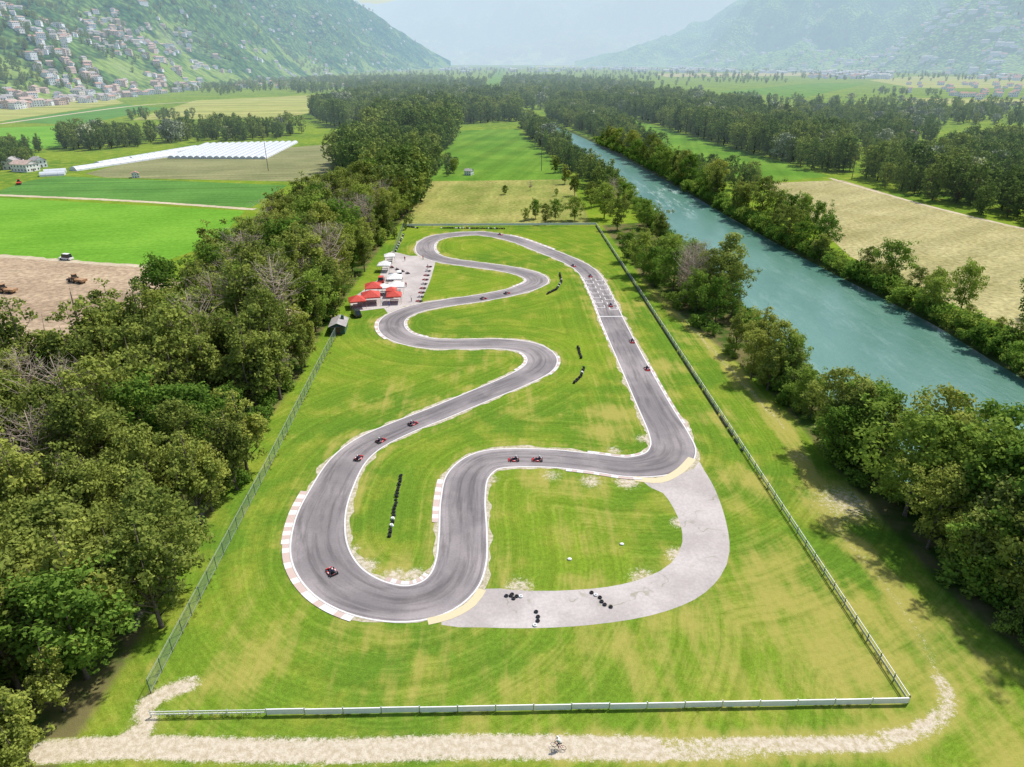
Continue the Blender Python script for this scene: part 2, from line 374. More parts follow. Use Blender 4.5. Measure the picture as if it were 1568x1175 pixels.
def paint(name,c,wear=.5,under=(.27,.25,.24)):
    a=M(name); n=a.noise(2.5,5,.8); c=a.mix(a.sm(n,.5,.72,0,wear),c,under); return a.done(a.pbr(c,.6,.3))
WHITE=paint('white_paint',(.70,.67,.65),.5); YEL=paint('yellow_paint',(.62,.52,.32),.75,(.46,.40,.32)); REDK=paint('faded_red_paint',(.52,.40,.35),.7,(.45,.40,.36))
a=M('verge_gravel'); base=a.mix(a.sm(a.noise(1.2,6,.75),.35,.65),(.30,.27,.15),(.58,.52,.42)); VM=a.done(a.dif(base))

sheet('old_concrete_loop',smoothpoly(UL([(1020,700),(1062,700),(1078,720),(1096,752),(1112,800),(1117,845),(1103,883),(1064,918),(995,943),(905,957),(820,962),(740,961),(676,957),(690,930),(742,902),
   (790,904),(850,905),(930,899),(990,884),(1028,862),(1045,830),(1038,792),(1015,755),(985,738)])),.006,CM)
sheet('pit_paddock',UL([(628,392),(664,392),(650,440),(640,475),(612,482),(600,488),(588,472),(540,478),(535,460),(580,428),(590,395),(600,385)]),.006,CM)
strip('pit_lane',[(658,398),(648,430),(632,462),(612,490)],4.5,.010,CM)
cum=np.r_[0,np.cumsum(np.linalg.norm(np.diff(np.vstack([C,C[:1]]),axis=0),axis=1))]
def ribbon(name,o1,o2,z,mat,uvs=False):
    ids=list(range(NC)); k=NC; vs=[]
    for o in (o1,o2):
        for j,i in enumerate(ids):
            q=o[i] if hasattr(o,'__len__') else o
            vs.append((C[i,0]+NL[i,0]*q,C[i,1]+NL[i,1]*q,z))
    fs=[(k+i,k+(i+1)%k,(i+1)%k,i) for i in range(k)]
    b=MB(); b.add(vs,fs); me=b.mesh(name,[mat])
    if uvs:
        L=me.uv_layers.new(name='UVMap')
        for p in me.polygons:
            ii=p.index
            vals=[(-1,cum[ii]),(-1,cum[ii+1]),(1,cum[ii+1]),(1,cum[ii])]
            for li,vv in zip(p.loop_indices,vals): L.data[li].uv=vv
    return put(name,me)
nz1=np.array([mnoise.fractal(Vector((c[0]*.25,c[1]*.25,0)),1,2,4) for c in C]); nz2=np.array([mnoise.fractal(Vector((c[0]*.25,c[1]*.25,9)),1,2,4) for c in C])
ribbon('track_verge',W/2+.45+nz1*.8,-(W/2+.45+nz2*.8),.012,VM)
ribbon('race_track',W/2,-W/2,.018,AM,True)
tr=put('track_edge_line',None)
for s in (1,-1):
    o=ribbon('edge_line',s*(W/2-.05) if s>0 else s*(W/2-.30),s*(W/2-.30) if s>0 else s*(W/2-.05),.023,WHITE); o.parent=tr
KB=MB()
def kerb(pa,pb,width=.9,blk=1.6):
    a=U(*pa); c=U(*pb); i=near_i(a); j=near_i(c); d=(j-i)%NC
    if d>NC/2: i,j=j,i; d=(j-i)%NC
    s=1 if (np.array(a)-C[near_i(a)])@NL[near_i(a)]>0 else -1
    acc=0
    for q in range(d):
        i0=(i+q)%NC; i1=(i0+1)%NC; L=np.linalg.norm(C[i1]-C[i0]); acc+=L
        m=int(acc/blk)%2
        in0=C[i0]+NL[i0]*s*(W[i0]/2+.02); in1=C[i1]+NL[i1]*s*(W[i1]/2+.02)
        ou0=C[i0]+NL[i0]*s*(W[i0]/2+width); ou1=C[i1]+NL[i1]*s*(W[i1]/2+width)
        vs=[(*in0,.024),(*in1,.024),(*ou1,.09),(*ou0,.09),(*ou1,.0),(*ou0,.0)]
        fs=[(0,1,2,3),(3,2,4,5)]
        if s>0: fs=[f[::-1] for f in fs]
        KB.add(vs,fs,m)
kerb((476,752),(450,830),1.2,1.1); kerb((450,830),(540,940),1.0,1.5); kerb((668,735),(668,800),1.0,1.2); kerb((866,722),(985,738),.7,1.5)
kerb((775,362),(842,384),.8,1.5); kerb((584,488),(592,520),.8,1.3); kerb((860,545),(845,575),.6,1.3); kerb((800,540),(795,570),.6,1.3); kerb((1040,660),(985,555),.4,1.6)
kerb((590,885),(655,882),.7,1.3); kerb((672,372),(676,388),.8,1.3); kerb((925,520),(896,425),.4,1.6); kerb((630,490),(660,514),.6,1.3); kerb((800,428),(790,440),.6,1.2);kerb((980,690),(900,688),.5,1.5)
KB.obj('kerb',[WHITE,REDK])
strip('yellow_line',[(972,733),(1010,736),(1040,722),(1060,702)],1.5,.029,YEL,step=1)
strip('yellow_line',[(738,903),(722,925),(690,943),(655,952)],1.2,.029,YEL,step=1)
gb=MB(); i0=near_i(U(905,428)); i1=near_i(U(936,480)); d=(i1-i0)%NC
if d>NC/2: i0,i1=i1,i0; d=(i1-i0)%NC
def pq(i,o,a=0): return C[i%NC]+NL[i%NC]*o+T[i%NC]*a
def mark(i,oa,ob,la,lb):
    v=[pq(i,oa,la),pq(i,ob,la),pq(i,ob,lb),pq(i,oa,lb)]; gb.add([(x,y,.027) for x,y in v],[(0,1,2,3)] if (oa-ob)*(la-lb)<0 else [(3,2,1,0)])
for q in range(0,d,5):
    for sd in (1,-1):
        i=i0+q+(2 if sd>0 else 0)
        mark(i,sd*.5,sd*2.9,0,.26); mark(i,sd*.5,sd*.72,-2,0); mark(i,sd*2.7,sd*2.9,-2,0)
mark(i0+d+3,-3.3,3.3,0,.5); gb.obj('start_grid_marking',[simple('grid_paint',(.68,.66,.64),.6,.3,.2)])

# ------------------------------------------------------------------ fences
STEEL=simple('galvanised_steel',(.42,.44,.43),.45,.5,.1,metal=.3); WPL=simple('white_board',(.80,.80,.78),.5,.4,.06); BLK=simple('rubber',(.025,.025,.028),.8,.3,.3)
BELT=simple('conveyor_rubber',(.10,.10,.09),.8,.3,.4); GRN=simple('green_post',(.06,.13,.09),.6)
a=M('mesh_net'); tn=a.N('ShaderNodeBsdfTransparent'); mx=a.N('ShaderNodeMixShader'); mx.inputs[0].default_value=.2
a.L(tn.outputs[0],mx.inputs[1]); a.L(a.dif(a.mix(a.noise(1.5,2),(.28,.38,.32),(.38,.47,.40))),mx.inputs[2]); NET=a.done(mx.outputs[0])
def fenceline(pts,step): return resamp([p for p in pts],max(2,int(sum(math.dist(pts[i],pts[i+1]) for i in range(len(pts)-1))/step)+1))
def seg_box(b,p,q,z,th,h,mi,off=0):
    d=Vector((q[0]-p[0],q[1]-p[1])); a=math.atan2(d.y,d.x); c=(p[0]+q[0])/2-math.sin(a)*off,(p[1]+q[1])/2+math.cos(a)*off
    b.box((c[0],c[1],z),(d.length-.03,th,h),mi,rz=a)
FL=U(232,1098); FR=U(1390,1077); BR=U(913,346); BL=U(618,348)
A=fenceline([FL,FR],4.0); b=MB(); k0=int(len(A)*.145)
for i in range(len(A)):
    b.box((A[i][0],A[i][1],.5),(.1,.1,1.0),1)
    if i<len(A)-1:
        if i<k0:
            seg_box(b,A[i],A[i+1],.88,.05,.14,0,-.09); seg_box(b,A[i],A[i+1],.5,.05,.14,0,-.09)
            for q in range(8):
                t=q/8; p=A[i]*(1-t)+A[i+1]*t; b.box((p[0],p[1]-.09,.5),(.05,.03,.7),0)
        else: 
            p,q=A[i]*.985+A[i+1]*.015,A[i]*.015+A[i+1]*.985; seg_box(b,p,q,.58+R.uniform(-.04,.04),.12,.78,0,-.11+R.uniform(-.03,.03))
b.obj('white_board_fence',[WPL,STEEL])
def guard(name,pts):
    A=fenceline(pts,3.0); b=MB()
    for i in range(len(A)):
        b.box((A[i][0],A[i][1],.6),(.1,.1,1.2),1)
        if i<len(A)-1:
            for zz,oo in ((.62,.07),(.5,.11),(.38,.07)): seg_box(b,A[i],A[i+1],zz,.03,.11,0,oo)
            seg_box(b,A[i],A[i+1],1.1,.06,.1,2)
    b.obj(name,[STEEL,GRN,WPL])
guard('guardrail_fence',[FR,BR])
b=MB(); A=fenceline([FR,BR],.9)
for i,p in enumerate(A):
    if i>len(A)*.22 and i<len(A)-1 and R.random()<.85: seg_box(b,A[i],A[i+1],.24,.10,.36,0,.25)
b.obj('rubber_barrier',[BELT])
def netf(name,pts,H):
    A=fenceline(pts,3.0); b=MB()
    for i in range(len(A)):
        b.tube([(A[i][0],A[i][1],0),(A[i][0],A[i][1],H)],.05,6,1)
        if i<len(A)-1:
            p,q=A[i],A[i+1]; seg_box(b,p,q,H,.05,.05,0); seg_box(b,p,q,.25,.04,.04,0)
            b.add([(p[0],p[1],.1),(q[0],q[1],.1),(q[0],q[1],H),(p[0],p[1],H)],[(0,1,2,3)],2)
    b.obj(name,[STEEL,GRN,NET])
netf('mesh_fence',[U(231,1062),(-42.6,101),(-45,150),(-46,172)],2.2)
A=fenceline([BL,BR],4); b=MB()
for i in range(len(A)):
    b.box((A[i][0],A[i][1],.7),(.12,.12,1.4),1)
    if i<len(A)-1: seg_box(b,A[i],A[i+1],.95,.08,.85,0,-.12)
b.obj('white_board_fence',[WPL,STEEL])
netf('mesh_fence',[BL,U(600,400)],2.2)

def tyre_row(pts,stack=3,white=.12,sp=.66):
    A=fenceline(UL(pts),sp); b=MB()
    for p in A:
        m=1 if R.random()<white else 0
        for k in range(max(1,stack-R.choice((0,0,1)))): b.torus((p[0]+R.uniform(-.1,.1),p[1]+R.uniform(-.06,.06),.11+.2*k),.2,.1,m,nu=12,nv=6)
    b.obj('tyre_barrier',[BLK,WPL],True)
tyre_row([(614,730),(607,762),(603,790),(596,822)],2,.06,.85); tyre_row([(885,533),(890,549)]); tyre_row([(894,565),(889,578),(879,587)])
tyre_row([(857,420),(860,432),(852,444),(838,451)]); tyre_row([(775,913),(798,914)],1,.2); tyre_row([(787,917),(784,911)],1,.2); tyre_row([(905,908),(918,914),(922,924),(934,930)],1,.1); tyre_row([(822,938),(826,948),(820,958)],1,.2)
tyre_row([(618,347),(640,350)],3); tyre_row([(676,350),(772,351)],3,.2); tyre_row([(606,386),(618,360)],3,.3)

# ------------------------------------------------------------------ figures
def skin(name,nodes,edges,root,sub=1):
    names=list(nodes); me=bpy.data.meshes.new(name); me.from_pydata([nodes[k][0] for k in names],[(names.index(a),names.index(b)) for a,b in edges],[])
    o=bpy.data.objects.new(name,me); COL.objects.link(o); o.modifiers.new('s','SKIN')
    if not me.skin_vertices:
        bpy.context.view_layer.objects.active=o; 
        with bpy.context.temp_override(object=o,active_object=o): bpy.ops.mesh.customdata_skin_add()
    sv=me.skin_vertices[0].data
    for i,k in enumerate(names):
        r=nodes[k][1]; sv[i].radius=(r,r); sv[i].use_root=(k==root)
    s=o.modifiers.new('u','SUBSURF'); s.levels=sub; s.render_levels=sub
    dg=bpy.context.evaluated_depsgraph_get(); out=bpy.data.meshes.new_from_object(o.evaluated_get(dg))
    bpy.data.objects.remove(o); out.polygons.foreach_set('use_smooth',[True]*len(out.polygons)); return out
def body(name,J,mats,face_mat=None):
    nd={}; rad=dict(pel=.14,chest=(.17),neck=.06,head=.05,shl=.07,shr=.07,ell=.045,elr=.045,hal=.03,har=.03,fil=.022,fir=.022,hil=.085,hir=.085,knl=.06,knr=.06,anl=.04,anr=.04,tol=.035,tor=.035)
    for k,p in J.items(): nd[k]=(p,rad[k])
    ed=[('pel','chest'),('chest','neck'),('neck','head'),('chest','shl'),('chest','shr'),('shl','ell'),('shr','elr'),('ell','hal'),('elr','har'),('hal','fil'),('har','fir'),('pel','hil'),('pel','hir'),('hil','knl'),('hir','knr'),('knl','anl'),('knr','anr'),('anl','tol'),('anr','tor')]
    me=skin(name,nd,ed,'pel'); 
    for m in mats: me.materials.append(m)
    if face_mat:
        for p in me.polygons: p.material_index=face_mat(p.center)
    return me
SKIN=simple('skin',(.45,.28,.2),.6); HAIR=simple('hair',(.05,.03,.02),.8); SHOE=simple('shoe_black',(.03,.03,.03),.6)
RED=simple('kart_red_plastic',(.62,.03,.03),.35,.5,.08); WHT=simple('kart_white_plastic',(.75,.75,.75),.35,.5,.05); METAL=simple('engine_metal',(.25,.25,.26),.4,.5,.2,metal=.6)
SUIT=simple('race_suit',(.05,.06,.10),.8); VIS=simple('visor_dark',(.01,.01,.015),.15,.6); JEAN=simple('jeans',(.06,.09,.17),.85); SHIRTS=[simple('shirt_'+n,c,.85) for n,c in (('white',(.7,.7,.68)),('red',(.55,.05,.04)),('blue',(.08,.15,.4)))]
dj=dict(pel=(0,-.28,.22),chest=(0,-.38,.56),neck=(0,-.38,.74),head=(0,-.36,.80),shl=(-.18,-.36,.62),shr=(.18,-.36,.62),ell=(-.27,-.14,.48),elr=(.27,-.14,.48),hal=(-.14,.08,.52),har=(.14,.08,.52),fil=(-.11,.14,.54),fir=(.11,.14,.54),
 hil=(-.1,-.22,.2),hir=(.1,-.22,.2),knl=(-.2,.18,.36),knr=(.2,.18,.36),anl=(-.16,.55,.15),anr=(.16,.55,.15),tol=(-.16,.62,.22),tor=(.16,.62,.22))
driver_me=body('driver',dj,[SUIT,SHOE],lambda c: 1 if c.y>.5 else 0)
hb=MB(); hb.ell((0,-.35,.90),(.13,.15,.145),0,16,10); hb.box((0,-.225,.91),(.19,.05,.08),1,top=(.9,1)); hb.ell((0,-.27,.85),(.09,.09,.06),0)
helmet_me=hb.mesh('helmet',[WHT,VIS],True)
def kart_mesh(red):
    b=MB()
    b.box((0,.1,.06),(.62,1.3,.02),2)
    for s in (-1,1):
        b.tube([(s*.2,.85,.08),(s*.32,.45,.08),(s*.34,-.2,.08),(s*.3,-.75,.08)],.016,6,3)
        b.box((s*.52,.02,.15),(.24,.72,.18),0,top=(.75,.88),tops=(-s*.02,-.02))
        b.box((s*.52,-.05,.246),(.12,.3,.012),1)
        b.tube([(s*.34,.62,.13),(s*.50,.62,.13)],.02,6,3)
        for yy,r,wd,xo in ((.62,.13,.13,.56),(-.55,.14,.2,.58)):
            b.tube([(s*(xo-wd/2),yy,r),(s*(xo-wd/2+.02),yy,r),(s*(xo+wd/2-.02),yy,r),(s*(xo+wd/2),yy,r)],[r-.025,r,r,r-.025],16,2)
            b.tube([(s*(xo+wd/2-.01),yy,r),(s*(xo+wd/2+.012),yy,r)],.065,10,3)
    b.tube([(-.5,-.55,.14),(.5,-.55,.14)],.022,8,3)
    b.box((0,.94,.14),(1.05,.24,.16),0,top=(.86,.6),tops=(0,-.04)); b.box((0,.74,.24),(.34,.34,.12),0,top=(.7,.7),rx=.35)
    b.box((0,.60,.40),(.26,.03,.24),1,rx=.5); b.box((0,.4,.30),(.05,.3,.03),3,rx=-.7)
    b.box((0,-.86,.17),(1.28,.1,.17),2); b.box((0,-.80,.17),(.5,.1,.12),0)
    b.box((0,-.3,.11),(.36,.42,.05),2,top=(1.05,1)); b.box((0,-.52,.33),(.38,.05,.42),2,rx=.22,top=(.8,1)); 
    for s in (-1,1): b.box((s*.19,-.34,.2),(.03,.36,.18),2,top=(1,.7))
    b.box((.36,-.36,.2),(.17,.24,.22),3); b.tube([(.36,-.28,.33),(.4,-.5,.33),(.38,-.8,.25)],.04,8,3); b.ell((.36,-.15,.28),(.07,.1,.07),2); b.box((-.3,-.3,.18),(.12,.2,.16),3)
    b.torus((0,.14,.54),.14,.015,2,axis='Y'); b.tube([(0,.14,.54),(0,.5,.2)],.012,6,3)
    return b.mesh('kart_body',[RED if red else WHT,WHT if red else RED,BLK,METAL])
KM=[kart_mesh(True),kart_mesh(False)]
def kart(x,y,ang=None,driver=True,km=0):
    p=np.array(U(x,y)); i=near_i(p)
    if ang is None: ang=math.atan2(T[i,1],T[i,0])-math.pi/2
    e=put('go_kart',None,(p[0],p[1],.022),ang+R.uniform(-.08,.08)); put('kart_body',KM[km],parent=e)
    if driver: put('driver',driver_me,parent=e); put('helmet',helmet_me,parent=e)
for x,y in [(508,877),(549,703),(583,676),(632,650),(787,705),(823,705),(740,458),(776,450),(968,524),(991,566),(904,424),(935,469),(878,408),(766,360)]: kart(x,y)
for k in range(9): kart(642+k*1.9,462-k*6.6,math.radians(70),False,k%3==1)
for k in range(4): kart(600+k*8,410+k*3,math.radians(20),False,k%2)
def person_mesh(name,shirt):
    j=dict(pel=(0,0,.93),chest=(0,0,1.28),neck=(0,0,1.5),head=(0,.01,1.58),shl=(-.19,0,1.41),shr=(.19,0,1.41),ell=(-.25,-.02,1.13),elr=(.25,.0,1.13),hal=(-.24,.06,.88),har=(.22,.12,.9),fil=(-.24,.08,.78),fir=(.22,.16,.82),
      hil=(-.1,0,.86),hir=(.1,0,.86),knl=(-.11,.02,.48),knr=(.12,.05,.48),anl=(-.11,-.02,.08),anr=(.13,.0,.08),tol=(-.12,.14,.04),tor=(.14,.16,.04))
    return body(name,j,[shirt,JEAN,SHOE,SKIN],lambda c: 2 if c.z<.1 else 1 if c.z<.93 and abs(c.x)<.2 else 3 if (c.z>1.5 or (abs(c.x)>.19 and c.z<1.12)) else 0)
def head(b,c,s=1):
    x,y,z=c; b.ell((x,y,z),(.078,.095,.115),0,14,10); b.ell((x,y-.015,z+.025),(.085,.098,.105),1,14,8); b.ell((x,y+.096,z-.012),(.014,.02,.022),0,6,4)
    for q in (-1,1): b.ell((x+q*.03,y+.088,z+.01),(.012,.008,.007),2,6,4); b.ell((x+q*.08,y,z-.005),(.012,.022,.03),0,6,4)
    b.box((x,y+.088,z-.05),(.045,.01,.01),3)
hb=MB(); head(hb,(0,.01,1.66)); head_me=hb.mesh('head',[SKIN,HAIR,VIS,REDK],True)
PM=[person_mesh('person_body',s) for s in SHIRTS]
def person(x,y,rz,k):
    p=U(x,y); e=put('person',None,(p[0],p[1],.008),rz,R.uniform(.96,1.04)); put('body',PM[k],parent=e); put('head',head_me,parent=e)
for i,(x,y) in enumerate([(630,462),(622,440),(612,455),(655,412),(648,398),(596,470),(586,468),(620,400)]): person(x,y,R.uniform(0,6),i%3)
bk=MB()
for yy in (-.52,.52):
    bk.torus((0,yy,.34),.32,.022,0,axis='X',nu=24,nv=6)
    for k in range(8): a_=k*math.pi/4; bk.tube([(0,yy,.34),(0,yy+.31*math.cos(a_),.34+.31*math.sin(a_))],.004,4,1)
fr_=[((0,-.52,.34),(0,-.08,.30)),((0,-.08,.30),(0,-.2,.86)),((0,-.52,.34),(0,-.18,.78)),((0,-.18,.78),(0,.34,.84)),((0,-.08,.30),(0,.36,.72)),((0,.33,.95),(0,.38,.66)),((0,.38,.66),(0,.52,.34)),((0,.33,.95),(0,.40,1.0))]
for p,q in fr_: bk.tube([p,q],.02,8,2)
bk.tube([(-.24,.36,1.0),(-.1,.42,1.0),(.1,.42,1.0),(.24,.36,1.0)],.014,6,0); bk.box((0,-.22,.89),(.13,.26,.05),0,top=(.7,1)); bk.tube([(-.09,-.08,.14),(.0,-.08,.30),(.09,-.08,.46)],.012,6,1)
bike_me=bk.mesh('bicycle_frame',[BLK,METAL,RED],True)
cj=dict(pel=(0,-.2,1.0),chest=(0,.02,1.34),neck=(0,.12,1.5),head=(0,.15,1.56),shl=(-.18,.08,1.42),shr=(.18,.08,1.42),ell=(-.24,.22,1.2),elr=(.24,.22,1.2),hal=(-.22,.36,1.04),har=(.22,.36,1.04),fil=(-.21,.40,1.02),fir=(.21,.40,1.02),
 hil=(-.1,-.17,.95),hir=(.1,-.17,.95),knl=(-.11,.14,.68),knr=(.11,.2,.82),anl=(-.12,-.1,.22),anr=(.12,-.06,.5),tol=(-.12,.04,.17),tor=(.12,.08,.47))
cme=body('rider',cj,[SHIRTS[0],JEAN,SHOE,SKIN],lambda c: 2 if (c.z<.2 and c.x<0) else 3 if (c.z>1.5 or (abs(c.x)>.15 and c.z<1.2 and c.z>1.0 and c.y>.15)) else 1 if c.z<1.0 else 0)
hb=MB(); head(hb,(0,.17,1.66)); hb.ell((0,.15,1.71),(.1,.13,.09),4,12,6)
p=U(855,1146); e=put('cyclist',None,(p[0],p[1],.01),math.radians(70)); put('bicycle',bike_me,parent=e); put('rider',cme,parent=e); put('head',hb.mesh('head',[SKIN,HAIR,VIS,REDK,WPL],True),parent=e)

# ------------------------------------------------------------------ paddock
CW=simple('canopy_white',(.78,.77,.75),.7); CR=simple('canopy_red',(.55,.07,.05),.7); GL=simple('glass_dark',(.03,.035,.04),.1,.6)
def tent(x,y,s,h,mat,rz=0):
    p=U(x,y); b=MB(); q=s/2
    for sx in (-1,1):
        for sy in (-1,1): b.tube([(sx*q,sy*q,0),(sx*q,sy*q,h)],.04,6,1)
    e=q+.1
    b.add([(-e,-e,h),(e,-e,h),(e,e,h),(-e,e,h),(0,0,h+s*.28),(-e,-e,h-.3),(e,-e,h-.3),(e,e,h-.3),(-e,e,h-.3)],[(0,1,4),(1,2,4),(2,3,4),(3,0,4),(5,6,1,0),(6,7,2,1),(7,8,3,2),(8,5,0,3)],0)
    b.box((0,0,.75),(s*.6,.7,.05),1); 
    for sx in (-1,1): b.box((sx*s*.25,0,.37),(.06,.6,.72),1)
    b.obj('canopy_tent',[mat,STEEL],loc=(p[0],p[1],.01),rz=rz)
for t in [(573,450,5,2.5,CR,.2),(569,464,5.2,2.5,CR,.2),(605,436,4.5,2.5,CW,.1),(607,448,4.5,2.4,CW,.1),(604,463,4.2,2.4,CR,.1),(589,415,4,2.4,CW,0),(548,470,4.5,2.3,CR,.3),(597,401,3.5,2.3,CW,.2),(588,450,3.5,2.3,CW,.2),(600,454,3,2.2,CR,.1)]: tent(*t)
def van(name,x,y,rz,mat,L=4.6,Hh=1.9):
    b=MB(); b.box((0,0,.62),(1.85,L,.6),0,top=(.97,.98)); b.box((0,-L*.08,.93+(Hh-.95)/2),(1.75,L*.66,Hh-.95),2,top=(.86,.8)); b.box((0,-L*.08,Hh+.01),(1.42,L*.5,.05),0)
    for sx in (-1,1):
        for yy in (-L*.3,L*.3): b.tube([(sx*.78,yy,.33),(sx*.95,yy,.33)],.33,16,1)
        b.box((sx*.65,L*.492,.66),(.3,.04,.14),3); b.box((sx*.7,-L*.492,.7),(.2,.04,.16),4)
    b.box((0,L*.49,.4),(1.5,.06,.18),1)
    p=U(x,y); b.obj(name,[mat,BLK,GL,WPL,CR],loc=(p[0],p[1],.01),rz=rz)
van('parked_van',612,425,.15,CW,5,2.1); van('parked_car',599,428,.1,METAL); van('parked_car',584,432,.1,CR); van('parked_car',546,484,.5,GL)
GLH=simple('window_glass',(.05,.06,.07),.2,.5,haze=HZ); DOOR=simple('wood_door',(.12,.07,.04),.7,haze=HZ)
def house_mesh(name,w,l,h,rf,wall,roof,st=2):
    b=MB(); b.box((0,0,h/2-1),(w,l,h+2),0); o=.5
    b.add([(-w/2-o,-l/2-o,h-.2),(w/2+o,-l/2-o,h-.2),(w/2+o,l/2+o,h-.2),(-w/2-o,l/2+o,h-.2),(0,-l/2-o,h+rf),(0,l/2+o,h+rf)],[(0,4,5,3),(1,2,5,4),(3,2,1,0)],1)
    b.add([(-w/2,-l/2,h-.19),(w/2,-l/2,h-.19),(0,-l/2,h+rf-.3)],[(0,1,2)],0); b.add([(-w/2,l/2,h-.19),(w/2,l/2,h-.19),(0,l/2,h+rf-.3)],[(2,1,0)],0)
    for s in range(st):
        z=1.5+s*2.8
        if z>h-.8: break
        k=max(2,int(l/3))
        for i in range(k):
            y=-l/2+(i+.5)*l/k
            for sx in (-1,1): b.box((sx*(w/2+.02),y,z),(.08,1.1,1.3),2)
        k=max(2,int(w/3))
        for i in range(k):
            x=-w/2+(i+.5)*w/k
            for sy in (-1,1): b.box((x,sy*(l/2+.02),z),(1.1,.08,1.3),2)
    b.box((w*.25,l*.2,h+rf*.7),(.7,.7,1.6),0); b.box((0,-l/2-.04,1.05),(1.1,.1,2.1),3)
    return b.mesh(name,[wall,roof,GLH,DOOR])
WA=[simple('plaster_%d'%i,c,.9,.1,.08,.3,haze=HZ) for i,c in enumerate([(.82,.80,.76),(.72,.66,.56),(.72,.54,.46),(.84,.84,.84)])]
RO=[simple('roof_%d'%i,c,.9,.1,.2,.6,haze=HZ) for i,c in enumerate([(.42,.25,.19),(.36,.34,.33),(.48,.36,.30),(.50,.49,.48)])]
HM=[house_mesh('house',9,11,6,2.2,WA[0],RO[0]),house_mesh('house',10,14,6.5,2.5,WA[1],RO[1]),house_mesh('house',11,13,8.6,2.2,WA[2],RO[2],3),house_mesh('house',9,10,6,2.4,WA[3],RO[1]),house_mesh('house',14,26,11,2,WA[3],RO[0],4),house_mesh('house',12,16,6,2.5,WA[0],RO[2]),
    house_mesh('house',10,13,8,1.6,WA[3],RO[2],3),house_mesh('house',13,22,9,1.6,WA[0],RO[3],3),house_mesh('house',20,34,6,1.2,WA[3],RO[3],2)]
put('garage_hut',house_mesh('hut',3.6,6,2.4,.8,GRN,RO[1],1),(*U(520,506),0),.1)
for x,y,k,rz in [(40,262,5,1.3),(20,258,1,.3),(60,256,3,1.0),(208,272,0,.5),(-40,270,2,.4),(1415,238,0,.4),(1440,232,3,.9),(1392,215,2,.2),(718,268,3,1.2)]:
    put('farmhouse',HM[k],(*U(x,y),0),rz,.45 if x in(208,718) else .8)

a=M('greenhouse_film'); GH=a.done(a.pbr(a.mix(a.noise(.2,3),(.50,.53,.55),(.68,.70,.72)),.4,.4),HZ)
def tunnel(b,p,q,r):
    p=Vector((*p,0)); q=Vector((*q,0)); d=(q-p).normalized(); s=Vector((-d.y,d.x,0)); vs=[];N_=8
    for e in (p,q):
        for k in range(N_+1):
            a_=math.pi*k/N_; vs.append(e+s*math.cos(a_)*r+Vector((0,0,math.sin(a_)*r*.8)))
    b.add(vs,[(k,k+1,N_+1+k+1,N_+1+k) for k in range(N_)],0); b.add(vs[:N_+1],[tuple(range(N_+1))[::-1]],0); b.add(vs[N_+1:],[tuple(range(N_+1))],0)
    k=int((q-p).length/6)
    for i in range(k):
        c=p+(q-p)*((i+.5)/k); b.tube([c+s*math.cos(math.pi*j/6)*(r+.05)+Vector((0,0,math.sin(math.pi*j/6)*(r*.8+.05))) for j in range(7)],.07,4,1)
b=MB()
for i in range(15):
    t=i/14; a0=np.array(U(262,243))*(1-t)+np.array(U(402,244))*t; a1=np.array(U(318,222))*(1-t)+np.array(U(452,219))*t
    tunnel(b,a0,a1,2.5)
b.obj('greenhouse',[GH,STEEL])
for p,q in (((112,262),(270,238)),((150,254),(300,228)),((200,246),(262,236))):
    b=MB(); tunnel(b,U(*p),U(*q),3.4); b.obj('polytunnel',[GH,STEEL])
for p,q in (((62,270),(100,268)),((68,266),(102,264))):
    b=MB(); tunnel(b,U(*p),U(*q),3.2); b.obj('polytunnel',[GH,STEEL])
WOODP=simple('pole_wood',(.22,.19,.16),.9)
for x,y,h in [(411,262,22),(829,262,22),(1304,275,20),(45,245,15)]:
    b=MB(); b.tube([(0,0,0),(0,0,h)],[.22,.12],8,0); b.box((0,0,h-.8),(3,.15,.15),0); 
    for s in (-1.3,0,1.3): b.tube([(s,0,h-.7),(s,0,h-.35)],.06,6,1)
    b.obj('utility_pole',[WOODP,WPL],loc=(*U(x,y),0),rz=.2)
ORG=simple('machine_orange',(.42,.25,.13),.5,.4)
def tractor(x,y,rz,mat):
    b=MB(); b.box((0,.9,1.1),(.85,1.9,.7),0,top=(.85,.95)); b.box((0,-.5,1.3),(1.3,1.3,.5),0); b.box((0,-.5,2.05),(1.25,1.25,1.0),2,top=(.9,.85)); b.box((0,-.5,2.65),(1.35,1.35,.12),0)
    for s in (-1,1):
        b.tube([(s*.6,-.7,.8),(s*1.0,-.7,.8)],.8,20,1); b.tube([(s*1.0,-.7,.8),(s*1.04,-.7,.8)],.4,12,0); b.tube([(s*.55,1.35,.5),(s*.85,1.35,.5)],.5,16,1)
        b.box((s*.8,-.7,1.68),(.5,1.2,.06),0)
    b.tube([(.3,1.2,1.4),(.3,1.2,2.2)],.04,6,1); b.box((0,2.3,.7),(1.8,.3,.6),3,top=(1,.4)); b.box((0,-3.2,1.0),(2.0,3.2,.7),0,top=(1.1,1.05))
    for s in (-1,1): b.tube([(s*.8,-3.4,.45),(s*1.05,-3.4,.45)],.45,14,1)
    b.box((0,-1.6,.5),(.12,.9,.1),3)
    b.obj('tractor',[mat,BLK,GL,METAL],loc=(*U(x,y),.03),rz=rz)
tractor(114,432,1.2,ORG); tractor(4,448,1.4,ORG); tractor(30,282,.5,CR)
van('parked_van',102,398,1.3,CW,5,2.2)

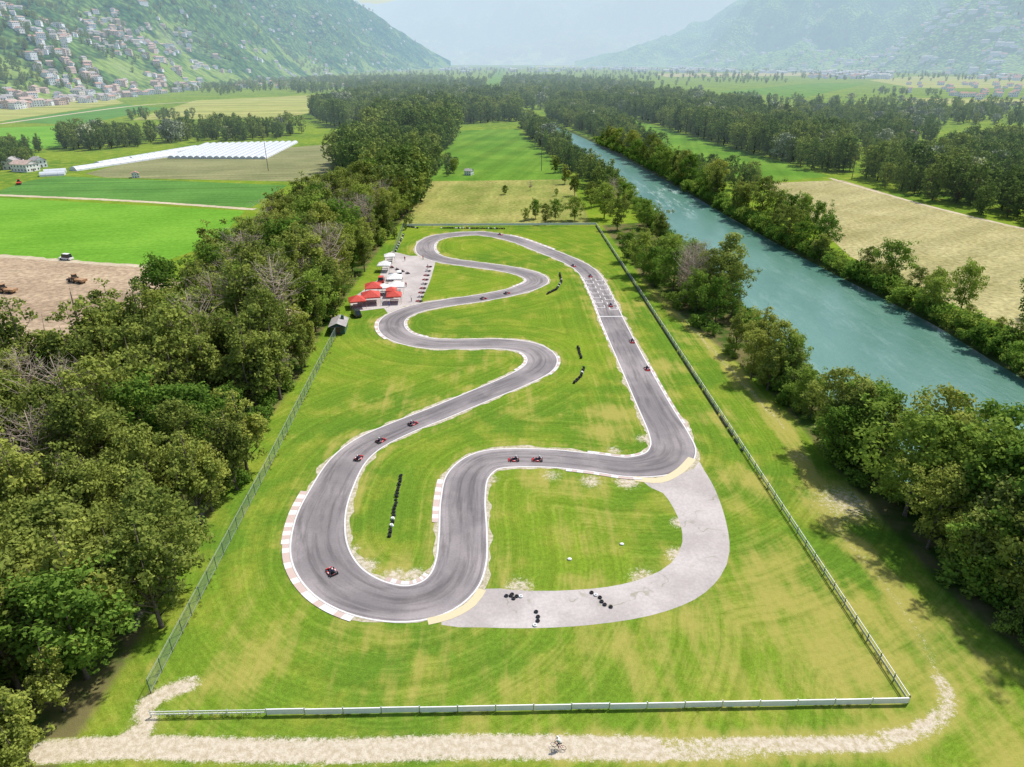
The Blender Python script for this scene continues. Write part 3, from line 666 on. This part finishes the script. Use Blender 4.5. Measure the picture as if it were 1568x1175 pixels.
# ------------------------------------------------------------------ TREES
BARK=simple('bark',(.15,.12,.095),.95,.1,.35,3); BARKP=simple('bark_pale',(.50,.40,.33),.95,.1,.3,3)
def leafmat(name,dark,light,haze=0,hue=.25,tl=.35,alt=(.33,.32,.065)):
    a=M(name); t=a.attr('tint'); oi=a.N('ShaderNodeObjectInfo').outputs['Random']
    c=a.mix(t,dark,light); c=a.mix(a.mt('MULTIPLY',a.mt('POWER',oi,2.0),hue*2),c,alt); c=a.scl(c,a.mt('ADD',.70,a.mt('MULTIPLY',oi,.55)))
    if tl>0:
        tr=a.N('ShaderNodeBsdfTranslucent'); a.L(a.scl(c,1.1),tr.inputs[0])
        mx=a.N('ShaderNodeMixShader'); mx.inputs[0].default_value=tl; a.L(a.dif(c),mx.inputs[1]); a.L(tr.outputs[0],mx.inputs[2]); return a.done(mx.outputs[0],haze)
    return a.done(a.dif(c),haze)
LP=leafmat('leaf_poplar',(.11,.17,.035),(.36,.42,.09)); LG=leafmat('leaf_green',(.085,.18,.028),(.26,.42,.065)); 
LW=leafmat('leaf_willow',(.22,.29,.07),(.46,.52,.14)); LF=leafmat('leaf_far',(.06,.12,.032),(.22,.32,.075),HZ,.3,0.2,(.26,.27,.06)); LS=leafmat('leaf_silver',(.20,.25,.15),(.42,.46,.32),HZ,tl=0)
LB=leafmat('leaf_sparse_brown',(.30,.23,.14),(.52,.43,.28),hue=.1,tl=0)
def tree_mesh(name,H,cr,cb,seed,ncl,nlf,leaf,mats,top=.5,clr=(.8,1.6),lean=.04,limbs=14,subl=2,plumes=0):
    r=np.random.RandomState(seed); b=MB()
    def axis(z): return np.array([math.sin(z*.25+seed)*H*lean*.3*z/H, math.cos(z*.21+seed*2)*H*lean*.3*z/H, z])
    zz=[0,H*.03,H*.25,H*.5,H*.75,H*.93]; b.tube([axis(z) for z in zz],[H*.022,H*.016,H*.013,H*.009,H*.005,H*.0015],7,0)
    ph=r.rand(4)*6.28
    def prof(t,a):
        base=(t/top)**.55 if t<top else max(0,1-((t-top)/(1-top))**1.9)**.6
        return cr*base*(1+.30*math.sin(2*a+ph[0]+t*3)+.20*math.sin(5*a+ph[1]+t*9)+.16*math.sin(9*t*3+ph[2]))
    cen=[]
    for i in range(limbs):
        t=.02+.85*i/limbs; h=cb+t*(H-cb); a=i*2.4+r.rand(); rr_=prof(min(1,t+.1),a)*.9; s=axis(h*.92); e=axis(min(H*.97,h+rr_*.55*r.uniform(.6,1.2)))+np.array([math.cos(a)*rr_,math.sin(a)*rr_,0])
        m=(s+e)/2+np.array([0,0,-rr_*.08]); w0=H*.006*(1.15-t); b.tube([s,m,e],[w0,w0*.6,w0*.18],5,0); cen.append(e)
        for k in range(subl):
            q=s+(e-s)*r.uniform(.35,.9); e2=q+np.array([r.normal(0,1),r.normal(0,1),abs(r.normal(.6,.5))])*rr_*.38; b.tube([q,e2],[w0*.4,w0*.1],4,0); cen.append(e2)
    PL=[]
    for k in range(plumes):
        a=k*2.39+r.rand(); ro=cr*r.uniform(.25,.95) if k else 0; hb_=cb+r.uniform(0,.35)*(H-cb); ht=H*(1 if k==0 else r.uniform(.55,.97)); PL.append((ro*math.cos(a),ro*math.sin(a),hb_,ht,cr*r.uniform(.20,.34)))
        b.tube([axis(max(1,hb_*.6)),axis(hb_+1)+np.array([ro*math.cos(a)*.8,ro*math.sin(a)*.8,0]),axis(ht*.97)+np.array([ro*math.cos(a),ro*math.sin(a),0])],[H*.008,H*.006,H*.001],5,0)
    while len(cen)<ncl:
        if PL:
            p_=PL[r.randint(len(PL))]; t=r.rand(); a=r.rand()*6.283; rr_=p_[4]*(math.sin(math.pi*min(1,(t*.8+.12)))**.6)*math.sqrt(r.rand()); ax=axis(p_[2]+t*(p_[3]-p_[2]))
            cen.append(ax+np.array([p_[0]+math.cos(a)*rr_,p_[1]+math.sin(a)*rr_,0])); continue
        t=r.rand()**.85; a=r.rand()*6.283; q=math.sqrt(r.uniform(.15,1)); rr_=prof(t,a)*q; ax=axis(cb+t*(H-cb))
        cen.append(ax+np.array([math.cos(a)*rr_,math.sin(a)*rr_,0]))
    cen=np.array(cen[:max(ncl,1)])
    V0=np.array([tuple(p) for p in b.v]); nb=len(V0); Vs=[];Ts=[]
    for c in cen:
        rad=r.uniform(*clr); n_=max(2,int(nlf*(rad/np.mean(clr))**2*r.uniform(.6,1.3))); d=r.normal(size=(n_,3)); d/=np.linalg.norm(d,axis=1)[:,None]; 
        pos=c+d*(rad*(r.rand(n_,1)**.45))*np.array([1,1,.8]); ti=r.rand()*.65
        nr=d*.6+np.array([0,0,.5])+r.normal(size=(n_,3))*.6; nr/=np.linalg.norm(nr,axis=1)[:,None]
        u=np.cross(nr,r.normal(size=(n_,3))); u/=np.linalg.norm(u,axis=1)[:,None]; v=np.cross(nr,u); s=leaf*r.uniform(.55,1.25,(n_,1))
        q=np.stack([pos+u*s*.62,pos+v*s*.42,pos-u*s*.62,pos-v*s*.42],1); Vs.append(q.reshape(-1,3))
        Ts.append(np.repeat(np.clip(ti+r.rand(n_)*.35+(d[:,2]*.1),0,1),4))
    LV=np.concatenate(Vs); LT=np.concatenate(Ts); nq=len(LV)//4
    me=bpy.data.meshes.new(name); V=np.vstack([V0,LV]); loops=[];starts=[];tot=[]
    for f in b.f: starts.append(len(loops)); loops+=list(f); tot.append(len(f))
    base=len(loops); lq=np.arange(nq*4)+nb
    me.vertices.add(len(V)); me.vertices.foreach_set('co',V.astype(np.float32).ravel())
    al=np.r_[np.array(loops),lq].astype(np.int32); me.loops.add(len(al)); me.loops.foreach_set('vertex_index',al)
    st=np.r_[np.array(starts),base+np.arange(nq)*4].astype(np.int32); tt=np.r_[np.array(tot),np.full(nq,4)].astype(np.int32)
    me.polygons.add(len(st)); me.polygons.foreach_set('loop_start',st); me.polygons.foreach_set('loop_total',tt)
    for m in mats: me.materials.append(m)
    me.polygons.foreach_set('material_index',np.r_[np.zeros(len(tot)),np.ones(nq)].astype(np.int32))
    a=me.attributes.new('tint','FLOAT','POINT'); a.data.foreach_set('value',np.r_[np.full(nb,.5),LT].astype(np.float32))
    me.update(calc_edges=True); return me
POP=[tree_mesh('poplar',18,4.3,2.5,i,150,34,.46,[BARK,LP],limbs=8,plumes=8+i,clr=(.6,1.3)) for i in (1,2,3)]
OAK=[tree_mesh('broadleaf',15,5.2,2.0,i,125,38,.48,[BARK,LG],top=.5,limbs=18) for i in (4,5)]
OLV=[tree_mesh('alder',17,4.8,2.5,i,125,36,.46,[BARK,LP],top=.55,limbs=18) for i in (6,7)]
WIL=[tree_mesh('willow',15,4.2,2,8,110,40,.48,[BARK,LW],top=.4)]
BARE=[tree_mesh('bare_tree',17,3.8,4,i,70,12,.30,[BARKP,LB],top=.6,limbs=54,subl=6,clr=(.6,1.1)) for i in (9,10)]
BUSH=[tree_mesh('bush',3.2,2.1,.2,i,26,36,.40,[BARK,LG],top=.45,limbs=8,clr=(.7,1.1)) for i in (12,13)]
FAR=[tree_mesh('forest_tree',17,5.4,1.5,i,64,20,.88,[BARK,LF],top=.55,clr=(1.1,2.1),limbs=6,subl=0) for i in (20,21)]+[tree_mesh('forest_tree',19,4.6,1.5,22,70,20,.85,[BARK,LF],clr=(.9,1.7),limbs=4,subl=0,plumes=9)]
FARS=[tree_mesh('silver_tree',12,5,1,24,50,18,.85,[BARK,LS],top=.55,clr=(1.2,2.2),limbs=6,subl=0)]
def tree(name,protos,x,y,H,base):
    m=R.choice(protos); s=H/base; put(name,m,(x,y,-.1),R.uniform(0,6.28),(s*R.uniform(.8,1.15),s*R.uniform(.8,1.15),s))
def scatter(poly,sp,jit=.42):
    A=np.array(poly); x0,y0=A.min(0); x1,y1=A.max(0)
    gx=np.arange(x0,x1+sp,sp); gy=np.arange(y0,y1+sp,sp)
    pts=np.array([(gx_+(sp/2 if j%2 else 0)+R.uniform(-jit,jit)*sp, gy_+R.uniform(-jit,jit)*sp) for j,gy_ in enumerate(gy) for gx_ in gx])
    return pts[inside(pts,poly)]
wl=[(-140,22),(-42,22),(-44.8,52),(-43.5,62),(-44,80),(-46,100),(-47.5,135),(-49,165),(-50,255),(-50,300),(-47,335),(-82,345),(-92,280),(-92,196),(-87,150),(-97,132),(-140,122)]
for x,y in scatter(wl,6.2):
    if y<60 and x<-95: continue
    if -54<x<-48.5 and 82<y<118 and R.random()<.6: continue
    if mnoise.noise(Vector((x*.05,y*.05,4)))<-.45: continue
    r_=R.random(); h=R.gauss(18.5,3.6) if y>120 else R.gauss(17.0,3.0); h=max(9,min(25,h))
    if x>-51: h*=.85
    if y<46: h*=.7
    if r_<.48: tree('poplar_tree',POP,x,y,h*1.04,18)
    elif r_<.68: tree('alder_tree',OLV,x,y,h*.95,17)
    elif r_<.83: tree('broadleaf_tree',OAK,x,y,h*.88,15)
    elif y<290 and (y>115 or x<-60): tree('bare_tree',BARE,x,y,h*1.08,17)
    else: tree('poplar_tree',POP,x,y,h*.9,18)
for x,y in scatter([(-95,25),(-50,25),(-50,335),(-90,335),(-93,130)],6.5):
    if R.random()<.55: tree('bush',BUSH,x,y,R.uniform(2,5.5),3.2)
for x,y in scatter([(-48,60),(-42.5,60),(-44,100),(-45.5,120),(-49,165),(-52,165),(-51,120)],3.6):
    if R.random()<.35: tree('bush',BUSH,x-1,y,R.uniform(1.2,3.6),3.2)
RT=[(960,400,12),(985,420,13),(1000,438,15),(1030,450,14),(1020,425,15),(1055,440,17),(1085,470,17),(1065,478,14),(1110,460,16),(1120,485,17),(1095,495,14),(1075,450,15),
 (1125,540,12),(1160,560,15),(1150,580,13),(1185,585,16),(1205,592,14),(1175,598,11),
 (1240,640,10),(1225,625,9),(1265,680,15),(1290,705,17),(1310,690,16),(1280,715,13),(1325,720,15),(1345,735,14),
 (1385,790,18),(1410,760,19),(1440,800,20),(1450,740,19),(1475,830,19),(1500,780,20),(1420,840,16),(1470,880,17),(1520,850,19),(1545,800,20),(1560,880,19),(1500,900,14),(1550,940,16),(1600,900,19),(1620,980,18),(1600,820,20),(1450,880,12),(1580,960,13),
 (905,318,13),(925,335,15),(945,352,13),(880,300,13),(955,330,12),(990,350,12),(1010,370,13),(985,385,10),(1035,395,10),(865,282,12),(850,265,13)]
for x,y,h in RT:
    px,py=U(x,y); r_=R.random(); q=h*R.uniform(.82,1.08)
    if r_<.45: tree('broadleaf_tree',OAK,px,py,q,15)
    elif r_<.75: tree('alder_tree',OLV,px,py,q,17)
    else: tree('poplar_tree',POP,px,py,q,18)
for x,y,h in [(1058,470,21),(1068,462,20),(1050,455,18),(938,320,16),(1045,462,17)]: px,py=U(x,y); tree('bare_tree',BARE,px,py,h,17)
for x,y,h in [(1108,462,20),(1300,700,15),(1500,880,15),(1210,600,10)]: px,py=U(x,y); tree('willow_tree',WIL,px,py,h,15)
RTL=[(940,365),(1000,445),(1060,500),(1110,545),(1190,612),(1275,720),(1370,815),(1450,905),(1568,1000),(1700,1100)]
for p in fenceline(UL(RTL),3.0):
    if R.random()<.55: tree('bush',BUSH,p[0]+R.uniform(0,6),p[1]+R.uniform(-2,2),R.uniform(1.5,4.2),3.2)
for p in fenceline([q for q in rl if q[1]<420],3.4): tree('bush',BUSH,p[0]-R.uniform(1,4),p[1]-R.uniform(0,3),R.uniform(2,5),3.2)
for p in fenceline([q for q in rr if q[1]<620],4.2):
    for k in range(2): tree('bush',BUSH,p[0]+R.uniform(0,5),p[1]+R.uniform(0,4),R.uniform(2.5,5.5),3.2)
for p in fenceline([q for q in rr if q[1]<620],6.5):
    if R.random()<.8:
        h=R.uniform(5,13) if p[1]<230 else R.uniform(7,18)
        tree('riverside_tree',R.choice([OAK,OLV,POP]),p[0]+R.uniform(1,9),p[1]+R.uniform(0,5),h,15.5)
for x,y,h in [(1360,438,14),(1470,478,14),(1225,360,16),(1245,368,15),(1210,350,14),(1580,520,18),(1600,490,15),(1190,338,13)]: px,py=U(x,y); tree('riverside_tree',OAK,px,py,h,15)
for x,y,h,pr in [(773,298,5,OAK),(812,292,6,BARE),(820,335,9,OAK),(850,338,10,OAK),(880,338,11,OAK),(835,342,8,OLV),(805,338,6,OAK),(695,265,9,OAK),(852,300,4,OAK),(612,205,14,OAK)]:
    px,py=U(x,y); tree('meadow_tree',pr,px,py,h,16)
FI={0:[],1:[],2:[],3:[]}
def forest(poly,sp,h0,h1,silver=.03,gap=0):
    for x,y in scatter(UL(poly),sp):
        if gap and mnoise.noise(Vector((x*.0045,y*.0025,7)))<gap-.5: continue
        k=3 if R.random()<silver else R.randrange(3); h=R.uniform(h0,h1)*(1+.25*mnoise.noise(Vector((x*.02,y*.02,0)))); FI[k].append((x,y,-.2,h/((17,17,19,12)[k])))
forest([(548,292),(612,345),(640,330),(660,272),(672,245),(600,225),(560,232),(510,262)],9,17,27)
forest([(672,245),(698,207),(690,185),(640,178),(590,200),(560,232),(600,225)],10,21,31)
forest([(660,272),(688,240),(700,262),(690,272)],7,5,9)
forest([(470,178),(540,205),(600,215),(700,192),(800,186),(790,168),(760,150),(640,147),(560,145),(540,158)],12,14,25,.03,.12)
forest([(480,150),(560,143),(740,140),(745,125),(640,121),(480,125),(420,135)],26,14,22,.03,.3)
forest([(766,150),(800,172),(850,165),(960,150),(1000,138),(840,122),(772,125)],20,14,22,.03,.25)
forest([(795,195),(815,190),(872,235),(915,272),(955,318),(925,330),(900,290),(862,258),(830,228)],8,8,17)
forest([(832,182),(900,206),(960,236),(1010,246),(1000,230),(960,200),(925,176),(850,166)],9,11,18)
forest([(925,176),(1000,190),(1100,222),(1180,245),(1268,268),(1310,262),(1290,225),(1150,178),(1060,158),(960,150),(850,164)],11,17,24)
forest([(1010,246),(1165,281),(1180,295),(1100,290),(1040,270)],8,7,12)
forest([(1320,285),(1430,312),(1568,345),(1900,420),(1900,280),(1650,228),(1480,228),(1440,250),(1330,240)],10.5,12,21,.03,.15)
forest([(1180,190),(1290,222),(1330,238),(1400,228),(1380,195),(1250,168)],14,11,18,.05,.25)
forest([(1330,215),(1450,225),(1700,228),(1700,180),(1500,175),(1300,172)],18,10,18,.12,.42)
forest([(1000,150),(1300,170),(1700,178),(1700,166),(1300,160),(1050,142)],26,10,17,.08,.45)
forest([(1000,134),(1300,124),(1300,120),(1000,118),(850,118),(840,122)],50,10,16,.03,.5)
forest([(1300,146),(1700,150),(1700,145),(1340,141)],34,9,14,.05,.45)
forest([(90,226),(120,232),(215,226),(218,214),(100,216)],9,11,19,.1)
forest([(222,222),(300,218),(400,215),(480,216),(560,222),(540,205),(470,203),(300,206),(225,210)],12,11,20,.12,.2)
forest([(0,262),(40,258),(60,250),(20,238),(-80,240),(-80,262)],9,8,15,.08)
forest([(-80,232),(60,236),(70,228),(-80,222)],11,7,13)
forest([(185,186),(300,184),(300,179),(210,176)],16,7,12)
forest([(305,150),(380,142),(480,136),(600,128),(620,121),(500,120),(300,130),(240,142)],32,10,16,.03,.4)
forest([(420,120),(690,116),(740,112),(660,110),(480,112)],80,10,18,.03,.45)
forest([(0,155),(150,146),(240,142),(230,148),(150,156),(0,166),(-200,170)],26,6,12,.05,.35)
forest([(640,345),(600,372),(612,345),(625,338)],8,4,6)
# ------------------------------------------------------------------ HILLS
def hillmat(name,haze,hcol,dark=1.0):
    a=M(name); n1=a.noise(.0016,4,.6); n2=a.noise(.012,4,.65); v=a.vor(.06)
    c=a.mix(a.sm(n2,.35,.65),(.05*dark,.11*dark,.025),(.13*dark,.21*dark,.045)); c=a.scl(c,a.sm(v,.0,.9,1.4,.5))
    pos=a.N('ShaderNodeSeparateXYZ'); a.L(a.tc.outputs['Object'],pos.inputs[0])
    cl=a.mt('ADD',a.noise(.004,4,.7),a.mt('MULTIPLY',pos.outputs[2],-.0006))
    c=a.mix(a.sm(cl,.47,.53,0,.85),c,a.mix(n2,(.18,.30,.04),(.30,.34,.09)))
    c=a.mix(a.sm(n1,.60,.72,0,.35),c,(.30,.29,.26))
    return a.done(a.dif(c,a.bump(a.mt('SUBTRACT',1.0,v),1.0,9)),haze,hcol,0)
def hill(name,ctrl,mat,amp,rows=70,step=7,seed=0,pw=1.1):
    ctrl=np.array(ctrl,float); px=np.arange(ctrl[0,0],ctrl[-1,0]+1,step); nC=len(px)
    rf=np.interp(px,ctrl[:,0],ctrl[:,1]); rc=np.interp(px,ctrl[:,0],ctrl[:,2]); cy=np.interp(px,ctrl[:,0],ctrl[:,3]); V=[]
    for j in range(rows+1):
        t=j/(rows-4) 
        for i in range(nC):
            u=(px[i]-784)/FP; v=(587.5-cy[i])/FP; fw=CP+v*SP; hl=math.hypot(u,fw); tanE=(v*CP-SP)/hl
            zc=65+rc[i]*tanE; r_=rf[i]+(rc[i]-rf[i])*t; dx,dy=u/hl,fw/hl; x,y=dx*r_,dy*r_
            z=zc*(t**pw) if t<=1 else zc*(1-(t-1)*3)
            q=mnoise.fractal(Vector((x*.0011+seed,y*.0011,seed)),.9,2.1,6); q2=mnoise.fractal(Vector((x*.006+seed,y*.006,seed)),.9,2.1,4)
            z+=amp*(q*.9*min(1,t*2)*(max(0,1-t)**.5+.03)+q2*.10*min(1,t*3))*min(1,zc/500) - (6 if j==0 else 0)
            V.append((x,y,z))
    idx=np.arange((rows+1)*nC).reshape(rows+1,nC); Fh=np.stack([idx[:-1,:-1],idx[:-1,1:],idx[1:,1:],idx[1:,:-1]],-1).reshape(-1,4)
    put(name,npmesh(name,np.array(V),Fh,[mat],True)); return BVHTree.FromPolygons([Vector(v) for v in V],[tuple(f) for f in Fh])
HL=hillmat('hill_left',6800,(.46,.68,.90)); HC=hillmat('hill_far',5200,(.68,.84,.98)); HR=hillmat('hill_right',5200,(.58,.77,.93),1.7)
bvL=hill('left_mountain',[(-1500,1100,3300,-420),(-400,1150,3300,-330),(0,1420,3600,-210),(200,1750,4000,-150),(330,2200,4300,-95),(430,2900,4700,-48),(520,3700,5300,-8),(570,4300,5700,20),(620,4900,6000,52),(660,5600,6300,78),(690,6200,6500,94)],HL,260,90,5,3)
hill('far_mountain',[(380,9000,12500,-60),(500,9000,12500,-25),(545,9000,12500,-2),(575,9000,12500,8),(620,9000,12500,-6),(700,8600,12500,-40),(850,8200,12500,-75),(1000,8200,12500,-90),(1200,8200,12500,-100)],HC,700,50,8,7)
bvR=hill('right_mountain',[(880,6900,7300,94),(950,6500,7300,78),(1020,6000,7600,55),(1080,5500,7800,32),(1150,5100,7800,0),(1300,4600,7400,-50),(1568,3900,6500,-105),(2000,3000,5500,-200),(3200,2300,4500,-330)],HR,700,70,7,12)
def ground_z(x,y,bv=None):
    h=(bv or bvL).ray_cast(Vector((x,y,4000)),Vector((0,0,-1))); return max(0,h[0].z) if h[0] else 0.0
for k in range(1100):
    px=R.uniform(-150,330) if R.random()<.8 else R.uniform(330,640); d=R.random()
    r0=np.interp(px,[-400,0,200,330,430,520,620],[1120,1330,1600,2050,2750,3500,4700]); r_=r0*(.88+ (d**1.3)*.52)
    u=(px-784)/FP; hl=math.hypot(u,1); x,y=u/hl*r_*1.0,r_/hl
    if mnoise.noise(Vector((x*.006,y*.006,2)))<-.14: continue
    put('village_house',R.choice(HM[:7] if R.random()<.15 else HM[:4]+HM[6:7]),(x,y,ground_z(x,y)),R.uniform(0,3.14),R.uniform(.75,1.2))
for k in range(3000):
    px=R.uniform(-300,680); r0=np.interp(px,[-400,0,200,330,430,520,620,690],[1150,1400,1700,2150,2850,3600,4800,6200]); r_=r0*R.uniform(.93,1.5); u=(px-784)/FP; hl=math.hypot(u,1); x,y=u/hl*r_,r_/hl
    if mnoise.noise(Vector((x*.004,y*.004,8)))<-.1: continue
    FI[R.randrange(3)].append((x,y,ground_z(x,y)-.5,R.uniform(.45,.9)*(1 if r_<3000 else 1.4)))
TI={0:[],1:[],2:[]}
for k in range(900):
    px=R.gauss(1300,230) if R.random()<.6 else R.uniform(690,1700); r_=R.uniform(2900,5000) if px>1200 else R.uniform(3900,6200); u=(px-784)/FP; hl=math.hypot(u,1); x,y=u/hl*r_,r_/hl
    if mnoise.noise(Vector((x*.003,y*.0015,5)))<-.1: continue
    TI[R.choice((0,0,1,2))].append((x,y,ground_z(x,y,bvR),R.uniform(.9,1.7)))
for k in range(900):
    px=R.uniform(690,1750); r_=R.uniform(2700,5200); u=(px-784)/FP; hl=math.hypot(u,1); x,y=u/hl*r_,r_/hl; FI[k%3].append((x,y,ground_z(x,y,bvR)-.5,R.uniform(.5,1.1)))
for k in range(420):   # hamlets on the lower right-hand slopes
    px=R.uniform(1050,1750); rf=np.interp(px,[880,950,1020,1080,1150,1300,1568,2000],[6900,6500,6000,5500,5100,4600,3900,3000]); r_=rf*R.uniform(.97,1.15); u=(px-784)/FP; hl=math.hypot(u,1); x,y=u/hl*r_,r_/hl
    if mnoise.noise(Vector((x*.0025,y*.0025,3)))>.0: TI[k%2].append((x,y,ground_z(x,y,bvR),R.uniform(1.0,1.7)))
for k in range(60):
    px=R.uniform(1340,1640); r_=R.uniform(1500,2500); u=(px-784)/FP; hl=math.hypot(u,1); TI[0].append((u/hl*r_,r_/hl,0,R.uniform(.8,1.3)))
for k in range(45):
    px=R.uniform(390,620); r_=R.uniform(1900,3000); u=(px-784)/FP; hl=math.hypot(u,1); TI[0].append((u/hl*r_,r_/hl,0,R.uniform(.8,1.3)))
def instancer(name,items,child_mesh,cname):
    b=MB()
    for x,y,z,s in items:
        a_=R.uniform(0,6.28); h=s/2; c,s_=math.cos(a_)*h,math.sin(a_)*h
        b.add([(x-c+s_,y-s_-c,z),(x+c+s_,y+s_-c,z),(x+c-s_,y+s_+c,z),(x-c-s_,y-s_+c,z)],[(0,1,2,3)])
    o=b.obj(name,[]); o.instance_type='FACES'; o.use_instance_faces_scale=True; o.instance_faces_scale=1; o.show_instancer_for_render=False; o.show_instancer_for_viewport=False
    put(cname,child_mesh,parent=o)
for k in range(3): instancer('forest',FI[k],FAR[k],'forest_tree')
instancer('forest',FI[3],FARS[0],'silver_tree')
for k,m in zip(range(3),(HM[0],HM[7],HM[8])): instancer('distant_town',TI[k],m,'town_house')
# unmown tall grass along the fences
TG=[]
gm=leafmat('tall_grass_blade',(.20,.30,.03),(.40,.46,.09),hue=.4,tl=.3)
tb=np.random.RandomState(3); b=MB()
for k in range(60):
    a_=tb.rand()*6.28; r_=tb.rand()**.5*.8; x,y=math.cos(a_)*r_,math.sin(a_)*r_; h=tb.uniform(.25,.8); l=tb.normal(0,.22,2); w_=.04
    dx,dy=math.cos(a_+1)*w_,math.sin(a_+1)*w_
    b.add([(x-dx,y-dy,0),(x+dx,y+dy,0),(x+dx*.7+l[0]*.4,y+dy*.7+l[1]*.4,h*.6),(x-dx*.7+l[0]*.4,y-dy*.7+l[1]*.4,h*.6),(x+l[0],y+l[1],h)],[(0,1,2,3),(3,2,4)])
tuft=b.mesh('grass_tuft',[gm]); at=tuft.attributes.new('tint','FLOAT','POINT'); at.data.foreach_set('value',np.repeat(tb.rand(60),5).astype(np.float32))
for pts,wd_,st_ in (([FL,FR],.35,.4),([FR,BR],.4,.7),([U(231,1062),(-42.6,101),(-45,150),(-46,172)],.5,.6)):
    for p in fenceline(pts,st_): 
        if mnoise.noise(Vector((p[0]*.15,p[1]*.15,1)))>0: TG.append((p[0]+R.gauss(0,wd_*.6),p[1]+R.gauss(0,wd_*.6),0,R.uniform(.2,.42)))
instancer('tall_grass',TG,tuft,'grass_tuft')
for x,y in [(872,857),(952,834)]:
    b=MB(); b.ell((0,0,.1),(.35,.28,.16),0,9,6); b.obj('white_stone',[WPL],loc=(*U(x,y),0))

# ------------------------------------------------------------------ light, sky, camera
SE,SA=math.radians(57),math.radians(48)   # sun ahead-right of the viewer (+Y = north, azimuth clockwise)
wd=bpy.data.worlds.new('World'); scene.world=wd; wd.use_nodes=True; nt=wd.node_tree; bg=nt.nodes['Background']
sk=nt.nodes.new('ShaderNodeTexSky'); sk.sky_type='NISHITA'; sk.sun_disc=False; sk.sun_elevation=SE; sk.sun_rotation=SA; sk.dust_density=1.5; sk.air_density=1.0
nt.links.new(sk.outputs[0],bg.inputs[0]); bg.inputs[1].default_value=.15
l=bpy.data.lights.new('sun','SUN'); l.energy=4.8; l.angle=math.radians(2.0); l.color=(1,.955,.88); so=put('sun',l)
dirv=Vector((math.sin(SA)*math.cos(SE),math.cos(SA)*math.cos(SE),math.sin(SE))); so.rotation_euler=dirv.to_track_quat('Z','Y').to_euler()
cam=bpy.data.cameras.new('camera'); cam.sensor_width=36; cam.lens=36*FP/1568; cam.clip_end=40000; cam.clip_start=.5
co=put('camera',cam,(0,0,CH)); co.rotation_euler=(math.pi/2-PITCH,0,0); scene.camera=co
scene.view_settings.view_transform='Standard'; scene.view_settings.look='None'; scene.view_settings.exposure=0
